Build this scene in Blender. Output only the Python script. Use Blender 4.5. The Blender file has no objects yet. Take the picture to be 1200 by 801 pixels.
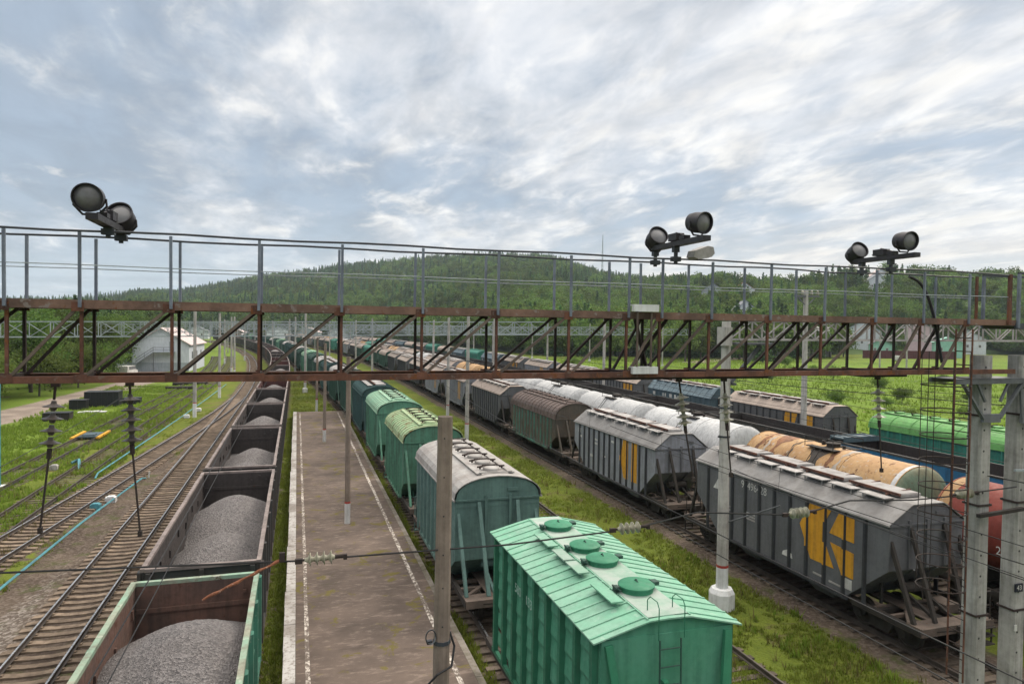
import bpy, math, random
import numpy as np
from mathutils import Matrix, Vector, noise as mnoise
R_ = random.Random(7)
sc = bpy.context.scene
COL = sc.collection
PI = math.pi
H = 10.3236; F_PX = 805.0357; YAW = .3034; PIT = .023; ROLL = .0139

# ------------------------------------------------------------------ mesh builder
class MB:
    def __init__(s): s.v = []; s.f = []; s.m = []; s.mi = 0
    def add(s, vs, fs):
        o = len(s.v); s.v += [tuple(p) for p in vs]
        s.f += [tuple(i + o for i in q) for q in fs]; s.m += [s.mi] * len(fs)
    def box(s, x0, x1, y0, y1, z0, z1):
        s.add([(x0,y0,z0),(x1,y0,z0),(x1,y1,z0),(x0,y1,z0),(x0,y0,z1),(x1,y0,z1),(x1,y1,z1),(x0,y1,z1)],
              [(0,3,2,1),(4,5,6,7),(0,1,5,4),(1,2,6,5),(2,3,7,6),(3,0,4,7)])
    def bar(s, p, q, w, h=None, up=(0,0,1)):
        h = h or w; p = Vector(p); q = Vector(q); d = (q-p).normalized(); u = Vector(up)
        if abs(d.dot(u)) > .98: u = Vector((0,1,0)) if abs(d.y) < .9 else Vector((1,0,0))
        a = d.cross(u).normalized(); b = a.cross(d).normalized(); a *= w/2; b *= h/2
        s.add([p-a-b,p+a-b,p+a+b,p-a+b,q-a-b,q+a-b,q+a+b,q-a+b],
              [(0,1,2,3),(7,6,5,4),(0,4,5,1),(1,5,6,2),(2,6,7,3),(3,7,4,0)])
    def tube(s, pts, r, n=6, caps=True):
        pts = [Vector(p) for p in pts]; rs = r if isinstance(r, (list,tuple)) else [r]*len(pts); vs = []; pu = None
        for i, p in enumerate(pts):
            d = (pts[min(i+1,len(pts)-1)] - pts[max(i-1,0)]).normalized()
            u = pu if pu is not None and abs(d.dot(pu)) < .9 else (Vector((0,0,1)) if abs(d.z) < .9 else Vector((1,0,0)))
            a = d.cross(u).normalized(); b = a.cross(d).normalized(); pu = b
            for k in range(n):
                t = 2*PI*k/n; vs.append(p + (a*math.cos(t) + b*math.sin(t))*rs[i])
        fs = [(i*n+k, i*n+(k+1)%n, (i+1)*n+(k+1)%n, (i+1)*n+k) for i in range(len(pts)-1) for k in range(n)]
        if caps: fs += [tuple(range(n))[::-1], tuple(range((len(pts)-1)*n, len(pts)*n))]
        s.add(vs, fs)
    def prism(s, poly, a0, a1, axis='y'):   # poly in (x,z) for y, (y,z) for x, (x,y) for z
        n = len(poly)
        def P(u, w, a): return {'y':(u,a,w),'x':(a,u,w),'z':(u,w,a)}[axis]
        s.add([P(u,w,a0) for u,w in poly] + [P(u,w,a1) for u,w in poly],
              [tuple(range(n)), tuple(range(2*n-1,n-1,-1))] + [(i,(i+n),(i+1)%n+n,(i+1)%n) for i in range(n)])
    def shell(s, prof, y0, y1, t):          # thin sheet along an (x,z) profile
        n = len(prof); lo = [(x, z-t) for x,z in prof]
        s.prism(list(prof) + lo[::-1], y0, y1)
    def lathe(s, prof, n=24, M=None):       # prof (r,z) about z
        M = M or Matrix(); vs = []
        for r, z in prof:
            for k in range(n):
                t = 2*PI*k/n; vs.append(M @ Vector((r*math.cos(t), r*math.sin(t), z)))
        fs = [(i*n+k, i*n+(k+1)%n, (i+1)*n+(k+1)%n, (i+1)*n+k) for i in range(len(prof)-1) for k in range(n)]
        fs += [tuple(range(n))[::-1], tuple(range((len(prof)-1)*n, len(prof)*n))]
        s.add(vs, fs)
    def sweep(s, pts, sec, closed=True):    # pts (x,y,z), sec (side,z)
        vs = []; n = len(sec)
        for i, p in enumerate(pts):
            a = Vector(pts[max(i-1,0)]); b = Vector(pts[min(i+1,len(pts)-1)]); d = (b-a); d.z = 0; d.normalize()
            r = Vector((d.y, -d.x, 0))
            for u, w in sec: vs.append(Vector(p) + r*u + Vector((0,0,w)))
        fs = [(i*n+k, i*n+(k+1)%n, (i+1)*n+(k+1)%n, (i+1)*n+k) for i in range(len(pts)-1) for k in range(n if closed else n-1)]
        if closed: fs += [tuple(range(n))[::-1], tuple(range((len(pts)-1)*n, len(pts)*n))]
        s.add(vs, fs)
    def mesh(s, name, mats, smooth=False):
        me = bpy.data.meshes.new(name); me.from_pydata(s.v, [], s.f)
        for m in (mats if isinstance(mats,(list,tuple)) else [mats]): me.materials.append(m)
        if len(me.materials) > 1: me.polygons.foreach_set('material_index', s.m)
        me.update()
        if smooth:
            me.polygons.foreach_set('use_smooth', [True]*len(me.polygons))
            try: me.set_sharp_from_angle(angle=math.radians(35))
            except Exception: pass
        return me
    def build(s, name, mats, parent=None, smooth=False, loc=None):
        o = bpy.data.objects.new(name, s.mesh(name, mats, smooth)); COL.objects.link(o)
        if parent: o.parent = parent
        if loc: o.location = loc
        return o

def tag(o, label=None, cat=None, group=None, kind=None):
    if label: o['label'] = label
    if cat: o['category'] = cat
    if group: o['group'] = group
    if kind: o['kind'] = kind
    return o
def empty(name, loc=(0,0,0), rz=0):
    o = bpy.data.objects.new(name, None); COL.objects.link(o); o.location = loc; o.rotation_euler = (0,0,rz)
    o.empty_display_size = .3
    return o
def dup(o, parent=None, skip=()):
    c = o.copy(); COL.objects.link(c)
    if parent: c.parent = parent
    for ch in list(o.children):
        if ch.name.split('.')[0] in skip: continue
        dup(ch, c, skip)
    return c
def np_mesh(name, V, Fq, mats, smooth=False):
    """V (n,3) array, Fq (m,k) array of equal polygons"""
    me = bpy.data.meshes.new(name); V = np.asarray(V, dtype=np.float32); Fq = np.asarray(Fq, dtype=np.int32); m, k = Fq.shape
    me.vertices.add(len(V)); me.vertices.foreach_set('co', V.ravel())
    me.loops.add(m*k); me.loops.foreach_set('vertex_index', Fq.ravel())
    me.polygons.add(m); me.polygons.foreach_set('loop_start', np.arange(0,m*k,k,dtype=np.int32))
    me.polygons.foreach_set('loop_total', np.full(m,k,dtype=np.int32))
    if smooth: me.polygons.foreach_set('use_smooth', np.ones(m,dtype=bool))
    for q in (mats if isinstance(mats,(list,tuple)) else [mats]): me.materials.append(q)
    me.update(calc_edges=True); me.validate()
    return me
def fattr(me, name, arr):
    a = me.attributes.new(name, 'FLOAT', 'POINT'); a.data.foreach_set('value', np.asarray(arr, dtype=np.float32))

# ------------------------------------------------------------------ node helper
class NT:
    def __init__(s, tree): s.t = tree; s.n = tree.nodes; s.l = tree.links
    def new(s, ty, **kw):
        n = s.n.new(ty)
        for k, v in kw.items(): setattr(n, k, v)
        return n
    def link(s, a, b): s.l.new(a, b)
    def inp(s, n, key, v):
        if hasattr(v, 'is_linked') or isinstance(v, bpy.types.NodeSocket): s.l.new(v, n.inputs[key])
        else: n.inputs[key].default_value = v
    def math(s, op, a, b=0., c=None, clamp=False):
        n = s.new('ShaderNodeMath', operation=op); n.use_clamp = clamp
        s.inp(n,0,a); s.inp(n,1,b)
        if c is not None: s.inp(n,2,c)
        return n.outputs[0]
    def noise(s, vec, scale, detail=4, rough=.55, dist=0., dim='3D'):
        n = s.new('ShaderNodeTexNoise', noise_dimensions=dim)
        if vec is not None: s.link(vec, n.inputs['Vector'])
        n.inputs['Scale'].default_value = scale; n.inputs['Detail'].default_value = detail
        n.inputs['Roughness'].default_value = rough; n.inputs['Distortion'].default_value = dist
        return n.outputs[0]
    def mapping(s, vec, scale=(1,1,1), loc=(0,0,0), rot=(0,0,0)):
        n = s.new('ShaderNodeMapping'); s.link(vec, n.inputs[0])
        n.inputs['Scale'].default_value = scale; n.inputs['Location'].default_value = loc; n.inputs['Rotation'].default_value = rot
        return n.outputs[0]
    def ramp(s, fac, a, b, lo=0., hi=1.):
        n = s.new('ShaderNodeMapRange'); n.interpolation_type = 'SMOOTHSTEP'
        s.inp(n,0,fac); s.inp(n,1,a); s.inp(n,2,b); s.inp(n,3,lo); s.inp(n,4,hi)
        return n.outputs[0]
    def mix(s, fac, a, b, blend='MIX'):
        n = s.new('ShaderNodeMix', data_type='RGBA', blend_type=blend)
        s.inp(n,0,fac)
        for k, v in ((6,a),(7,b)):
            if isinstance(v, (tuple,list)): n.inputs[k].default_value = (*v[:3],1)
            else: s.link(v, n.inputs[k])
        return n.outputs[2]

def new_mat(name):
    m = bpy.data.materials.new(name); m.use_nodes = True; t = NT(m.node_tree)
    t.n.clear(); out = t.new('ShaderNodeOutputMaterial'); b = t.new('ShaderNodeBsdfPrincipled')
    t.link(b.outputs[0], out.inputs[0]); b.inputs['Specular IOR Level'].default_value = .3
    return m, t, b
def weather(name, col, col2=None, dirt=(.045,.038,.03), da=.45, rust=.0, rustcol=(.11,.045,.02), rough=.6, streak=True, sc_=1., bump=.0, metal=0., var=.12, spots=0., spotcol=(.5,.5,.48), dent=0.):
    """worn paint / concrete / steel: two tones, running dirt, rust patches with shapes of their own"""
    m, t, b = new_mat(name)
    tc = t.new('ShaderNodeTexCoord'); oi = t.new('ShaderNodeObjectInfo')
    off = t.new('ShaderNodeVectorMath', operation='SCALE'); off.inputs[0].default_value = (31,17,53); t.link(oi.outputs['Random'], off.inputs['Scale'])
    ad = t.new('ShaderNodeVectorMath', operation='ADD'); t.link(tc.outputs['Object'], ad.inputs[0]); t.link(off.outputs[0], ad.inputs[1])
    P = ad.outputs[0]
    c2 = col2 or tuple(c*.72 for c in col)
    n1 = t.noise(P, 1.1*sc_, 6, .6)
    c = t.mix(t.ramp(n1,.35,.68), col, c2)
    if var:
        hv = t.new('ShaderNodeHueSaturation'); t.link(c, hv.inputs['Color'])
        t.link(t.ramp(oi.outputs['Random'],0,1,1-var,1+var), hv.inputs['Value']); c = hv.outputs[0]
    st = t.mapping(P, (3.2*sc_,3.2*sc_,.22*sc_) if streak else (1,1,1))
    n2 = t.noise(st, 2.2, 5, .65)
    n3 = t.noise(P, 7*sc_, 5, .7)
    dm = t.math('MULTIPLY', t.ramp(t.math('ADD', t.math('MULTIPLY',n2,.7), t.math('MULTIPLY',n3,.3)), .40,.68), da)
    c = t.mix(dm, c, dirt)
    if spots:
        n5 = t.noise(P, 5*sc_, 4, .6); c = t.mix(t.math('MULTIPLY', t.ramp(n5,.60,.68), spots), c, spotcol)
    if rust:
        n4 = t.noise(P, 2.3*sc_, 7, .72); r0 = .72-rust*.34
        rc = t.mix(t.noise(P, 14*sc_, 3), rustcol, tuple(x*.45 for x in rustcol))
        c = t.mix(t.ramp(n4, r0, r0+.06), c, rc)
    t.link(c, b.inputs['Base Color']); b.inputs['Metallic'].default_value = metal
    t.link(t.ramp(n3,.3,.7,rough-.1,min(1,rough+.15)), b.inputs['Roughness'])
    if dent:
        bp = t.new('ShaderNodeBump'); bp.inputs['Strength'].default_value = dent; bp.inputs['Distance'].default_value = .05
        t.link(t.math('ADD', t.noise(P, 1.6, 2, .5), t.math('MULTIPLY', t.noise(P, 9, 3, .6), .12)), bp.inputs['Height']); t.link(bp.outputs[0], b.inputs['Normal'])
    if bump:
        bp = t.new('ShaderNodeBump'); bp.inputs['Strength'].default_value = bump; bp.inputs['Distance'].default_value = .02
        t.link(t.noise(P, 18*sc_, 5, .7), bp.inputs['Height']); t.link(bp.outputs[0], b.inputs['Normal'])
    return m

M = {}
W = weather
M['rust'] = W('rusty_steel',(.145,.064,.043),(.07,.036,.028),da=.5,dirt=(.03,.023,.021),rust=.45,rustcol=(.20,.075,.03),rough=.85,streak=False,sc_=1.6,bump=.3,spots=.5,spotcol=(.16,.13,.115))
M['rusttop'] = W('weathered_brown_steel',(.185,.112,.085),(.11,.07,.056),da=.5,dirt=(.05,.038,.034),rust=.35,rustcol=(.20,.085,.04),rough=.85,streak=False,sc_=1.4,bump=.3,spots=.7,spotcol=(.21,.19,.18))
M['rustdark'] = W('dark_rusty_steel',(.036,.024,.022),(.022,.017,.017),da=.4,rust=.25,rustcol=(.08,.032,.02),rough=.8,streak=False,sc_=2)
M['railpaint'] = W('grey_blue_railing_paint',(.17,.20,.25),(.11,.13,.17),da=.4,rust=.12,rough=.5,sc_=2)
M['handrail'] = W('dark_handrail_steel',(.05,.058,.072),(.035,.04,.05),da=.3,rust=.1,rough=.5,sc_=2)
M['black'] = W('black_enamel',(.018,.02,.024),(.012,.013,.016),da=.3,rough=.45)
M['lamp'] = W('dark_lamp_enamel',(.028,.026,.032),(.02,.019,.024),da=.3,rough=.45)
M['wire'] = W('dark_wire',(.02,.02,.022),da=.1,rough=.6,var=0)
M['concrete'] = W('pole_concrete',(.40,.39,.37),(.29,.28,.265),dirt=(.10,.09,.08),da=.5,rough=.85,bump=.3)
M['concrete_d'] = W('stained_concrete',(.33,.325,.31),(.22,.215,.205),dirt=(.08,.075,.065),da=.6,rough=.9,bump=.4)
M['concrete_b'] = W('brown_pole_concrete',(.25,.20,.165),(.18,.145,.12),dirt=(.07,.055,.045),da=.5,rough=.85,bump=.3)
M['white'] = W('white_limewash',(.62,.63,.64),(.50,.51,.52),dirt=(.2,.19,.17),da=.4,rough=.8)
M['redband'] = W('red_band_paint',(.42,.045,.04),(.3,.05,.04),da=.2,rough=.7)
M['galv'] = W('galvanised_truss',(.30,.34,.36),(.24,.28,.30),da=.25,rough=.5)
M['galvdark'] = W('dull_galvanised',(.12,.13,.145),(.085,.092,.10),da=.4,rough=.55)
M['porcelain'] = W('insulator_porcelain',(.33,.32,.25),(.24,.23,.17),da=.5,rough=.3,sc_=4)
M['porc_dark'] = W('brown_insulator',(.10,.085,.08),(.055,.047,.045),da=.4,rough=.35,sc_=4)
M['under'] = W('grimy_underframe',(.038,.033,.03),(.024,.021,.02),da=.4,rust=.3,rustcol=(.07,.04,.028),rough=.85,streak=False,sc_=1.5)
M['wheel'] = W('wheel_steel',(.05,.042,.037),(.03,.026,.024),da=.4,rust=.3,rough=.65,streak=False,sc_=3)
M['deck'] = W('brown_end_platform',(.14,.108,.09),(.09,.072,.062),da=.4,rust=.3,rough=.85,streak=False,sc_=1.5)
M['railsteel'] = W('rail_steel',(.075,.062,.055),(.05,.04,.036),da=.4,rust=.2,rough=.5,streak=False,sc_=2)
M['railtop'] = W('worn_rail_top',(.50,.51,.53),(.38,.385,.40),da=.2,rough=.28,streak=False,sc_=2,metal=.7)
M['sleeper'] = W('concrete_sleeper',(.20,.152,.112),(.135,.102,.076),dirt=(.06,.041,.028),da=.55,rough=.9,streak=False,sc_=2,bump=.3,var=.2)
M['sleeperold'] = W('old_sleeper',(.115,.09,.07),(.07,.055,.045),da=.5,rough=.9,streak=False,sc_=2,var=.25)
M['pipe'] = W('turquoise_pipe',(.075,.26,.31),(.06,.20,.245),da=.3,rough=.5,streak=False,sc_=2)
M['yellow'] = W('yellow_paint',(.62,.33,.025),(.52,.26,.02),da=.3,rough=.6)
M['emblem'] = W('orange_yellow_emblem',(.60,.30,.025),(.5,.24,.02),dirt=(.12,.07,.03),da=.45,rough=.6,var=0)
M['signwhite'] = W('white_lettering',(.62,.62,.60),(.42,.42,.41),da=.3,rough=.7,var=0)
M['bluebox'] = W('dark_blue_plate',(.012,.016,.035),da=.1,rough=.4)
M['glass'] = W('lamp_glass',(.16,.16,.17),(.10,.10,.11),da=.3,rough=.12,streak=False)

# ------------------------------------------------------------------ world, sun, camera
w = bpy.data.worlds.new('World'); sc.world = w; w.use_nodes = True
t = NT(w.node_tree); t.n.clear()
SUN_EL = math.radians(42); SUN_AZ = math.radians(62)      # azimuth east of the track direction
out = t.new('ShaderNodeOutputWorld'); bg = t.new('ShaderNodeBackground'); t.link(bg.outputs[0], out.inputs[0])
bg.inputs['Strength'].default_value = .1
sky = t.new('ShaderNodeTexSky', sky_type='NISHITA'); sky.sun_disc = False; sky.sun_elevation = SUN_EL; sky.sun_rotation = SUN_AZ
tc = t.new('ShaderNodeTexCoord'); D = tc.outputs['Generated']
sep = t.new('ShaderNodeSeparateXYZ'); t.link(D, sep.inputs[0])
zc = t.math('MAXIMUM', sep.outputs[2], 0.0); zd = t.math('ADD', zc, .13)
cx = t.math('DIVIDE', sep.outputs[0], zd); cy = t.math('DIVIDE', sep.outputs[1], zd)
comb = t.new('ShaderNodeCombineXYZ'); t.link(cx, comb.inputs[0]); t.link(cy, comb.inputs[1]); P = comb.outputs[0]
Pr = t.mapping(P, (1.0,.62,1), (3.3,1.7,0), (0,0,math.radians(-52)))
big = t.noise(t.mapping(P,(1,.7,1),(5.2,2.1,0),(0,0,math.radians(-40))), .6, 4, .5, .15, '2D')
med = t.noise(Pr, 2.5, 6, .58, .2, '2D')
fine = t.noise(t.mapping(P,(1.,.55,1),(0,0,0),(0,0,math.radians(24))), 6.5, 6, .58, .3, '2D')
dens = t.math('ADD', t.math('ADD', t.math('MULTIPLY',big,.44), t.math('MULTIPLY',med,.36)), t.math('MULTIPLY',fine,.20))
bearing = t.math('MULTIPLY', t.math('SUBTRACT', sep.outputs[0], .28), .10)
lit = t.ramp(t.math('ADD', dens, bearing), .40, .63)
c = t.mix(lit, (2.3,2.75,3.35), (4.6,4.7,4.9))
hl = t.ramp(t.math('ADD', t.math('ADD', t.math('MULTIPLY',fine,.5), t.math('MULTIPLY', med, .5)), t.math('MULTIPLY',bearing,1.3)), .49, .72)
c = t.mix(t.math('MULTIPLY', hl, .6), c, (6.6,6.35,5.9))
mot = t.noise(t.mapping(P,(1.,.5,1),(7.1,3.3,0),(0,0,math.radians(-12))), 3.4, 5, .6, .35, '2D')
ms = t.new('ShaderNodeVectorMath', operation='SCALE'); t.link(c, ms.inputs[0]); t.link(t.ramp(mot,.28,.72,.89,1.09), ms.inputs['Scale']); c = ms.outputs[0]
hz = t.ramp(zc, .17, .0)
side = t.ramp(sep.outputs[0], -.15, .75)
hcol = t.mix(side, (3.8,4.4,4.9), (6.2,5.4,4.7))
rip = t.ramp(t.noise(t.mapping(P,(.55,2.2,1),(0,0,0),(0,0,math.radians(-25))), 1.6, 4, .55, .3, '2D'), .3, .7, .45, 1.)
c = t.mix(t.math('MULTIPLY', t.math('MULTIPLY', hz, .75), rip), c, hcol)
gap = t.ramp(dens, .36, .52, .12, .03)
c = t.mix(gap, c, sky.outputs[0])
c = t.mix(t.ramp(zc,.46,.66), c, (4.6,4.35,4.0))
zb = t.ramp(zc, .48, .82, 1.0, 3.7)        # overcast sky is brightest overhead; boosted above the view to light the ground
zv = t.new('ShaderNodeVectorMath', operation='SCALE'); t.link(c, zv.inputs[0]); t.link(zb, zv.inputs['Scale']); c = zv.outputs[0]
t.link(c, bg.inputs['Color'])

sun = bpy.data.lights.new('sun','SUN'); sun.energy = 1.5; sun.angle = math.radians(22); sun.color = (1,.89,.75)
so = bpy.data.objects.new('sun', sun); COL.objects.link(so)
sd = Vector((math.sin(SUN_AZ)*math.cos(SUN_EL), math.cos(SUN_AZ)*math.cos(SUN_EL), math.sin(SUN_EL)))
so.rotation_euler = sd.to_track_quat('Z','Y').to_euler(); so.location = (0,-20,60)

cam = bpy.data.cameras.new('camera'); co = bpy.data.objects.new('camera', cam); COL.objects.link(co); sc.camera = co
cam.sensor_fit = 'HORIZONTAL'; cam.sensor_width = 36; cam.lens = F_PX/1200*36; cam.clip_end = 9000; cam.clip_start = .2
r0 = Vector((math.cos(YAW),-math.sin(YAW),0)); u0 = Vector((math.sin(YAW)*math.sin(PIT),math.cos(YAW)*math.sin(PIT),math.cos(PIT)))
fw = Vector((math.sin(YAW)*math.cos(PIT),math.cos(YAW)*math.cos(PIT),-math.sin(PIT)))
rt = r0*math.cos(ROLL)+u0*math.sin(ROLL); up = u0*math.cos(ROLL)-r0*math.sin(ROLL)
co.matrix_world = Matrix(((rt.x,up.x,-fw.x,0),(rt.y,up.y,-fw.y,0),(rt.z,up.z,-fw.z,H),(0,0,0,1)))
vs = sc.view_settings; vs.view_transform = 'Standard'; vs.look = 'None'; vs.exposure = 0.80; vs.gamma = 1; vs.use_curve_mapping = False

# ------------------------------------------------------------------ tracks
def curve(Y, Y0, R): return -max(0., Y-Y0)**2/(2*R)
def interp(tab):
    ys = [a for a,_ in tab]; xs = [b for _,b in tab]
    # smooth by averaging a linear table
    def f(Y):
        return float(np.mean([np.interp(Y+d, ys, xs) for d in (-6,-3,0,3,6)]))
    return f
fB = interp([(-50,6.93),(70,6.93),(150,2.53),(600,2.53)])
fL2 = interp([(-20,-18.4),(36,-12.8),(50,-11.35),(63,-10.2),(80,-8.7),(92,-7.95),(104,-7.54),(600,-7.54)])
fL4 = interp([(-20,-18.6),(50,-18.1),(65,-17.8),(120,-16.9),(600,-16.9)])
TR = {
 'A': lambda Y: -2.53+curve(Y,100,1200), 'L1': lambda Y: -7.54+curve(Y,100,1200),
 'B': lambda Y: fB(Y)+curve(Y,105,1200), 'C': lambda Y: 12.87+curve(Y,125,1200),
 'D': lambda Y: 20.0+curve(Y,140,1200), 'E': lambda Y: 25.5+curve(Y,140,1200),
 'F': lambda Y: 33.5+curve(Y,140,1200), 'G': lambda Y: 39.5+curve(Y,140,1200),
 'L2': lambda Y: fL2(Y)+curve(Y,100,1200), 'L3': lambda Y: -14.2+.006*max(0,Y-46)+curve(Y,100,1200),
 'L4': lambda Y: fL4(Y)+curve(Y,100,1200)}
YEND = {'A':430,'L1':430,'B':400,'C':330,'D':400,'E':400,'F':400,'G':400,'L2':104,'L3':230,'L4':230}
def tdir(k, Y): return math.atan2(-(TR[k](Y+.5)-TR[k](Y-.5)), 1.0)     # rotation about z

# ------------------------------------------------------------------ ground
def axis(segs):
    out = []
    for a, b, st in segs: out += list(np.arange(a, b-1e-6, st))
    return np.array(out + [segs[-1][1]])
gx = axis([(-3200,-1000,550),(-1000,-200,100),(-200,-60,14),(-60,-22,1.2),(-22,44,.33),(44,80,2),(80,240,8),(240,1000,90),(1000,3200,550)])
gy = axis([(-400,-20,60),(-20,8,4),(8,60,.7),(60,130,1.5),(130,260,4),(260,460,10),(460,1000,80),(1000,3200,550)])
GX, GY = np.meshgrid(gx, gy)
oil = np.zeros_like(GX); bal = np.zeros_like(GX); bed = np.zeros_like(GX)
for k in TR:
    cxs = np.array([TR[k](y) for y in gy]); hw = 1.55
    d = np.abs(GX-cxs[:,None]); mm = (GY < YEND[k]).astype(float)
    wgt = {'C':.40,'L3':.34,'L4':.36,'L2':.75}.get(k,1.)
    bal = np.maximum(bal, wgt*mm*np.clip(1.35-(d-(.5 if k=='D' else 0))/hw*.8,0,1))
    if k in ('L1','L2','A'): oil = np.maximum(oil, mm*np.clip(1.25-np.abs(d-.15)/.75,0,1))
    bed = np.maximum(bed, mm*np.clip((2.3-d)/1.0,0,1)*(1 if wgt==1 else .75 if k=='L2' else .5))
# bare gravelly ground between the left tracks, the strip beside the bulk train
bare = np.clip(1-np.abs(GX+9.5)/1.7,0,1)*np.clip((44-GY)/18,0,1)
bal = np.maximum(bal, np.clip(1.3-np.abs(GX+9.6)/1.9,0,1)*np.clip((75-GY)/24,0,1))
road = np.clip(1.5-np.abs(GX-np.interp(GY,[60,85,140,165,200],[-37,-30.6,-26.2,-30,-44]))/3.2,0,1)*((GY>55)&(GY<210))
zz = np.full_like(GX,-.36)+.115*bed
for i in range(GX.shape[0]):
    for j in range(0, GX.shape[1]):
        x, y = GX[i,j], GY[i,j]
        if -60 < x < 80 and 5 < y < 130: zz[i,j] += .05*mnoise.noise((x*.6,y*.6,3.1))*(1-.6*bed[i,j])
far = np.clip((np.hypot(GX,GY)-900)/2000,0,1); zz -= far*4
ny, nx = GX.shape
idx = np.arange(nx*ny).reshape(ny,nx)
Fq = np.stack([idx[:-1,:-1],idx[:-1,1:],idx[1:,1:],idx[1:,:-1]],-1).reshape(-1,4)
m, t, b = new_mat('ground_grass_and_ballast')
geo = t.new('ShaderNodeNewGeometry'); P = geo.outputs['Position']
def attr(n):
    a = t.new('ShaderNodeAttribute'); a.attribute_name = n; return a.outputs['Fac']
nb = t.noise(P, .35, 6, .62); nf = t.noise(P, 2.6, 5, .65); nff = t.noise(P, 22, 3, .7); nl = t.noise(P, .07, 3, .5)
gcol = t.mix(t.ramp(nb,.34,.66), (.10,.13,.02), (.14,.165,.026))
gcol = t.mix(t.ramp(nf,.45,.75,0,.55), gcol, (.055,.08,.016))
gcol = t.mix(t.math('MULTIPLY', attr('lush'), t.ramp(nb,.28,.6,.35,1)), gcol, (.125,.205,.026))
gcol = t.mix(t.ramp(t.math('ADD',nb,t.math('MULTIPLY',nf,.4)),.76,.88,0,.8), gcol, (.12,.085,.055))
gcol = t.mix(t.ramp(t.noise(P,.045,5,.65,.4),.54,.62,0,.55), gcol, (.05,.085,.018))
vor = t.new('ShaderNodeTexVoronoi'); vor.inputs['Scale'].default_value = 9; t.link(P, vor.inputs['Vector'])
bcol = t.mix(t.ramp(nb,.35,.65), (.11,.085,.066), (.07,.053,.043))
bcol = t.mix(t.ramp(vor.outputs['Color'],.35,.8,0,.5), bcol, (.19,.155,.13))
bcol = t.mix(t.ramp(t.noise(P,1.1,5,.65),.52,.68,0,.7), bcol, (.052,.07,.016))
mk = t.math('ADD', attr('ballast'), t.math('MULTIPLY', t.math('SUBTRACT', t.math('ADD',t.math('MULTIPLY',nf,.6),t.math('MULTIPLY',nb,.4)), .5), 1.5))
bcol = t.mix(t.math('MULTIPLY', attr('oil'), t.ramp(t.noise(P,.8,4,.6),.38,.62,.25,.85)), bcol, (.04,.03,.025))
c = t.mix(t.ramp(mk,.38,.62), gcol, bcol)
gv = t.math('ADD', attr('bare'), t.math('MULTIPLY', t.math('SUBTRACT', nf, .5), 1.0))
peb = t.mix(t.ramp(vor.outputs['Color'],.3,.85), (.10,.082,.07), (.29,.26,.235))
c = t.mix(t.ramp(gv,.45,.85,0,.8), c, peb)
rcol = t.mix(t.ramp(nb,.35,.65), (.30,.25,.215), (.20,.165,.14))
c = t.mix(t.ramp(t.math('ADD',attr('road'),t.math('MULTIPLY',t.math('SUBTRACT',nf,.5),.7)),.45,.65), c, rcol)
c = t.mix(t.math('MULTIPLY',t.ramp(nff,.4,.8),.35), c, (.03,.026,.02))
t.link(c, b.inputs['Base Color']); b.inputs['Roughness'].default_value = 1; b.inputs['Specular IOR Level'].default_value = .1
bp = t.new('ShaderNodeBump'); bp.inputs['Strength'].default_value = .7; bp.inputs['Distance'].default_value = .06
t.link(t.math('ADD',nff,vor.outputs['Distance']), bp.inputs['Height']); t.link(bp.outputs[0], b.inputs['Normal'])
M['ground'] = m
me = np_mesh('ground', np.stack([GX,GY,zz],-1).reshape(-1,3), Fq, m, True)
fattr(me,'ballast',bal.ravel()); fattr(me,'oil',oil.ravel()); fattr(me,'bare',bare.ravel())
rroad = np.clip(1.5-np.abs(GY-np.interp(GX,[120,150,180,230,330],[190,214,240,262,285]))/5.,0,1)*((GX>118)&(GX<420))
fattr(me,'road',np.maximum(road,rroad).ravel())
lush = np.clip((GX-44)/8,0,1)*np.clip((240-GY)/60,.15,1) + np.clip((-15.5-GX)/4,0,1)*.8 + np.clip(1-np.abs(GX-14)/6,0,1)*.12
fattr(me,'lush',np.clip(lush,0,1).ravel())
g = bpy.data.objects.new('ground', me); COL.objects.link(g); tag(g,'grass and gravel ground of the rail yard','ground',kind='structure')

# ------------------------------------------------------------------ grass
def tuft_mesh(name, pts, hgt, mat, blades=5, wid=.022, seed=1):
    rng = np.random.default_rng(seed); n = len(pts)
    pts = np.repeat(np.asarray(pts), blades, 0); h = np.repeat(np.asarray(hgt), blades)*rng.uniform(.55,1.2,n*blades)
    a = rng.uniform(0,2*PI,len(pts)); le = rng.uniform(.15,.7,len(pts))*h; wv = wid*rng.uniform(.6,1.4,len(pts))
    base = pts + np.stack([rng.normal(0,.05,len(pts)), rng.normal(0,.05,len(pts)), np.zeros(len(pts))],-1)
    dx = np.stack([np.cos(a),np.sin(a),np.zeros(len(a))],-1); sx = np.stack([-np.sin(a),np.cos(a),np.zeros(len(a))],-1)
    V = np.stack([base-sx*wv[:,None], base+sx*wv[:,None], base+dx*le[:,None]+np.array([0,0,1.])*h[:,None]],1).reshape(-1,3)
    return np_mesh(name, V, np.arange(len(V)).reshape(-1,3), mat)
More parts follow.
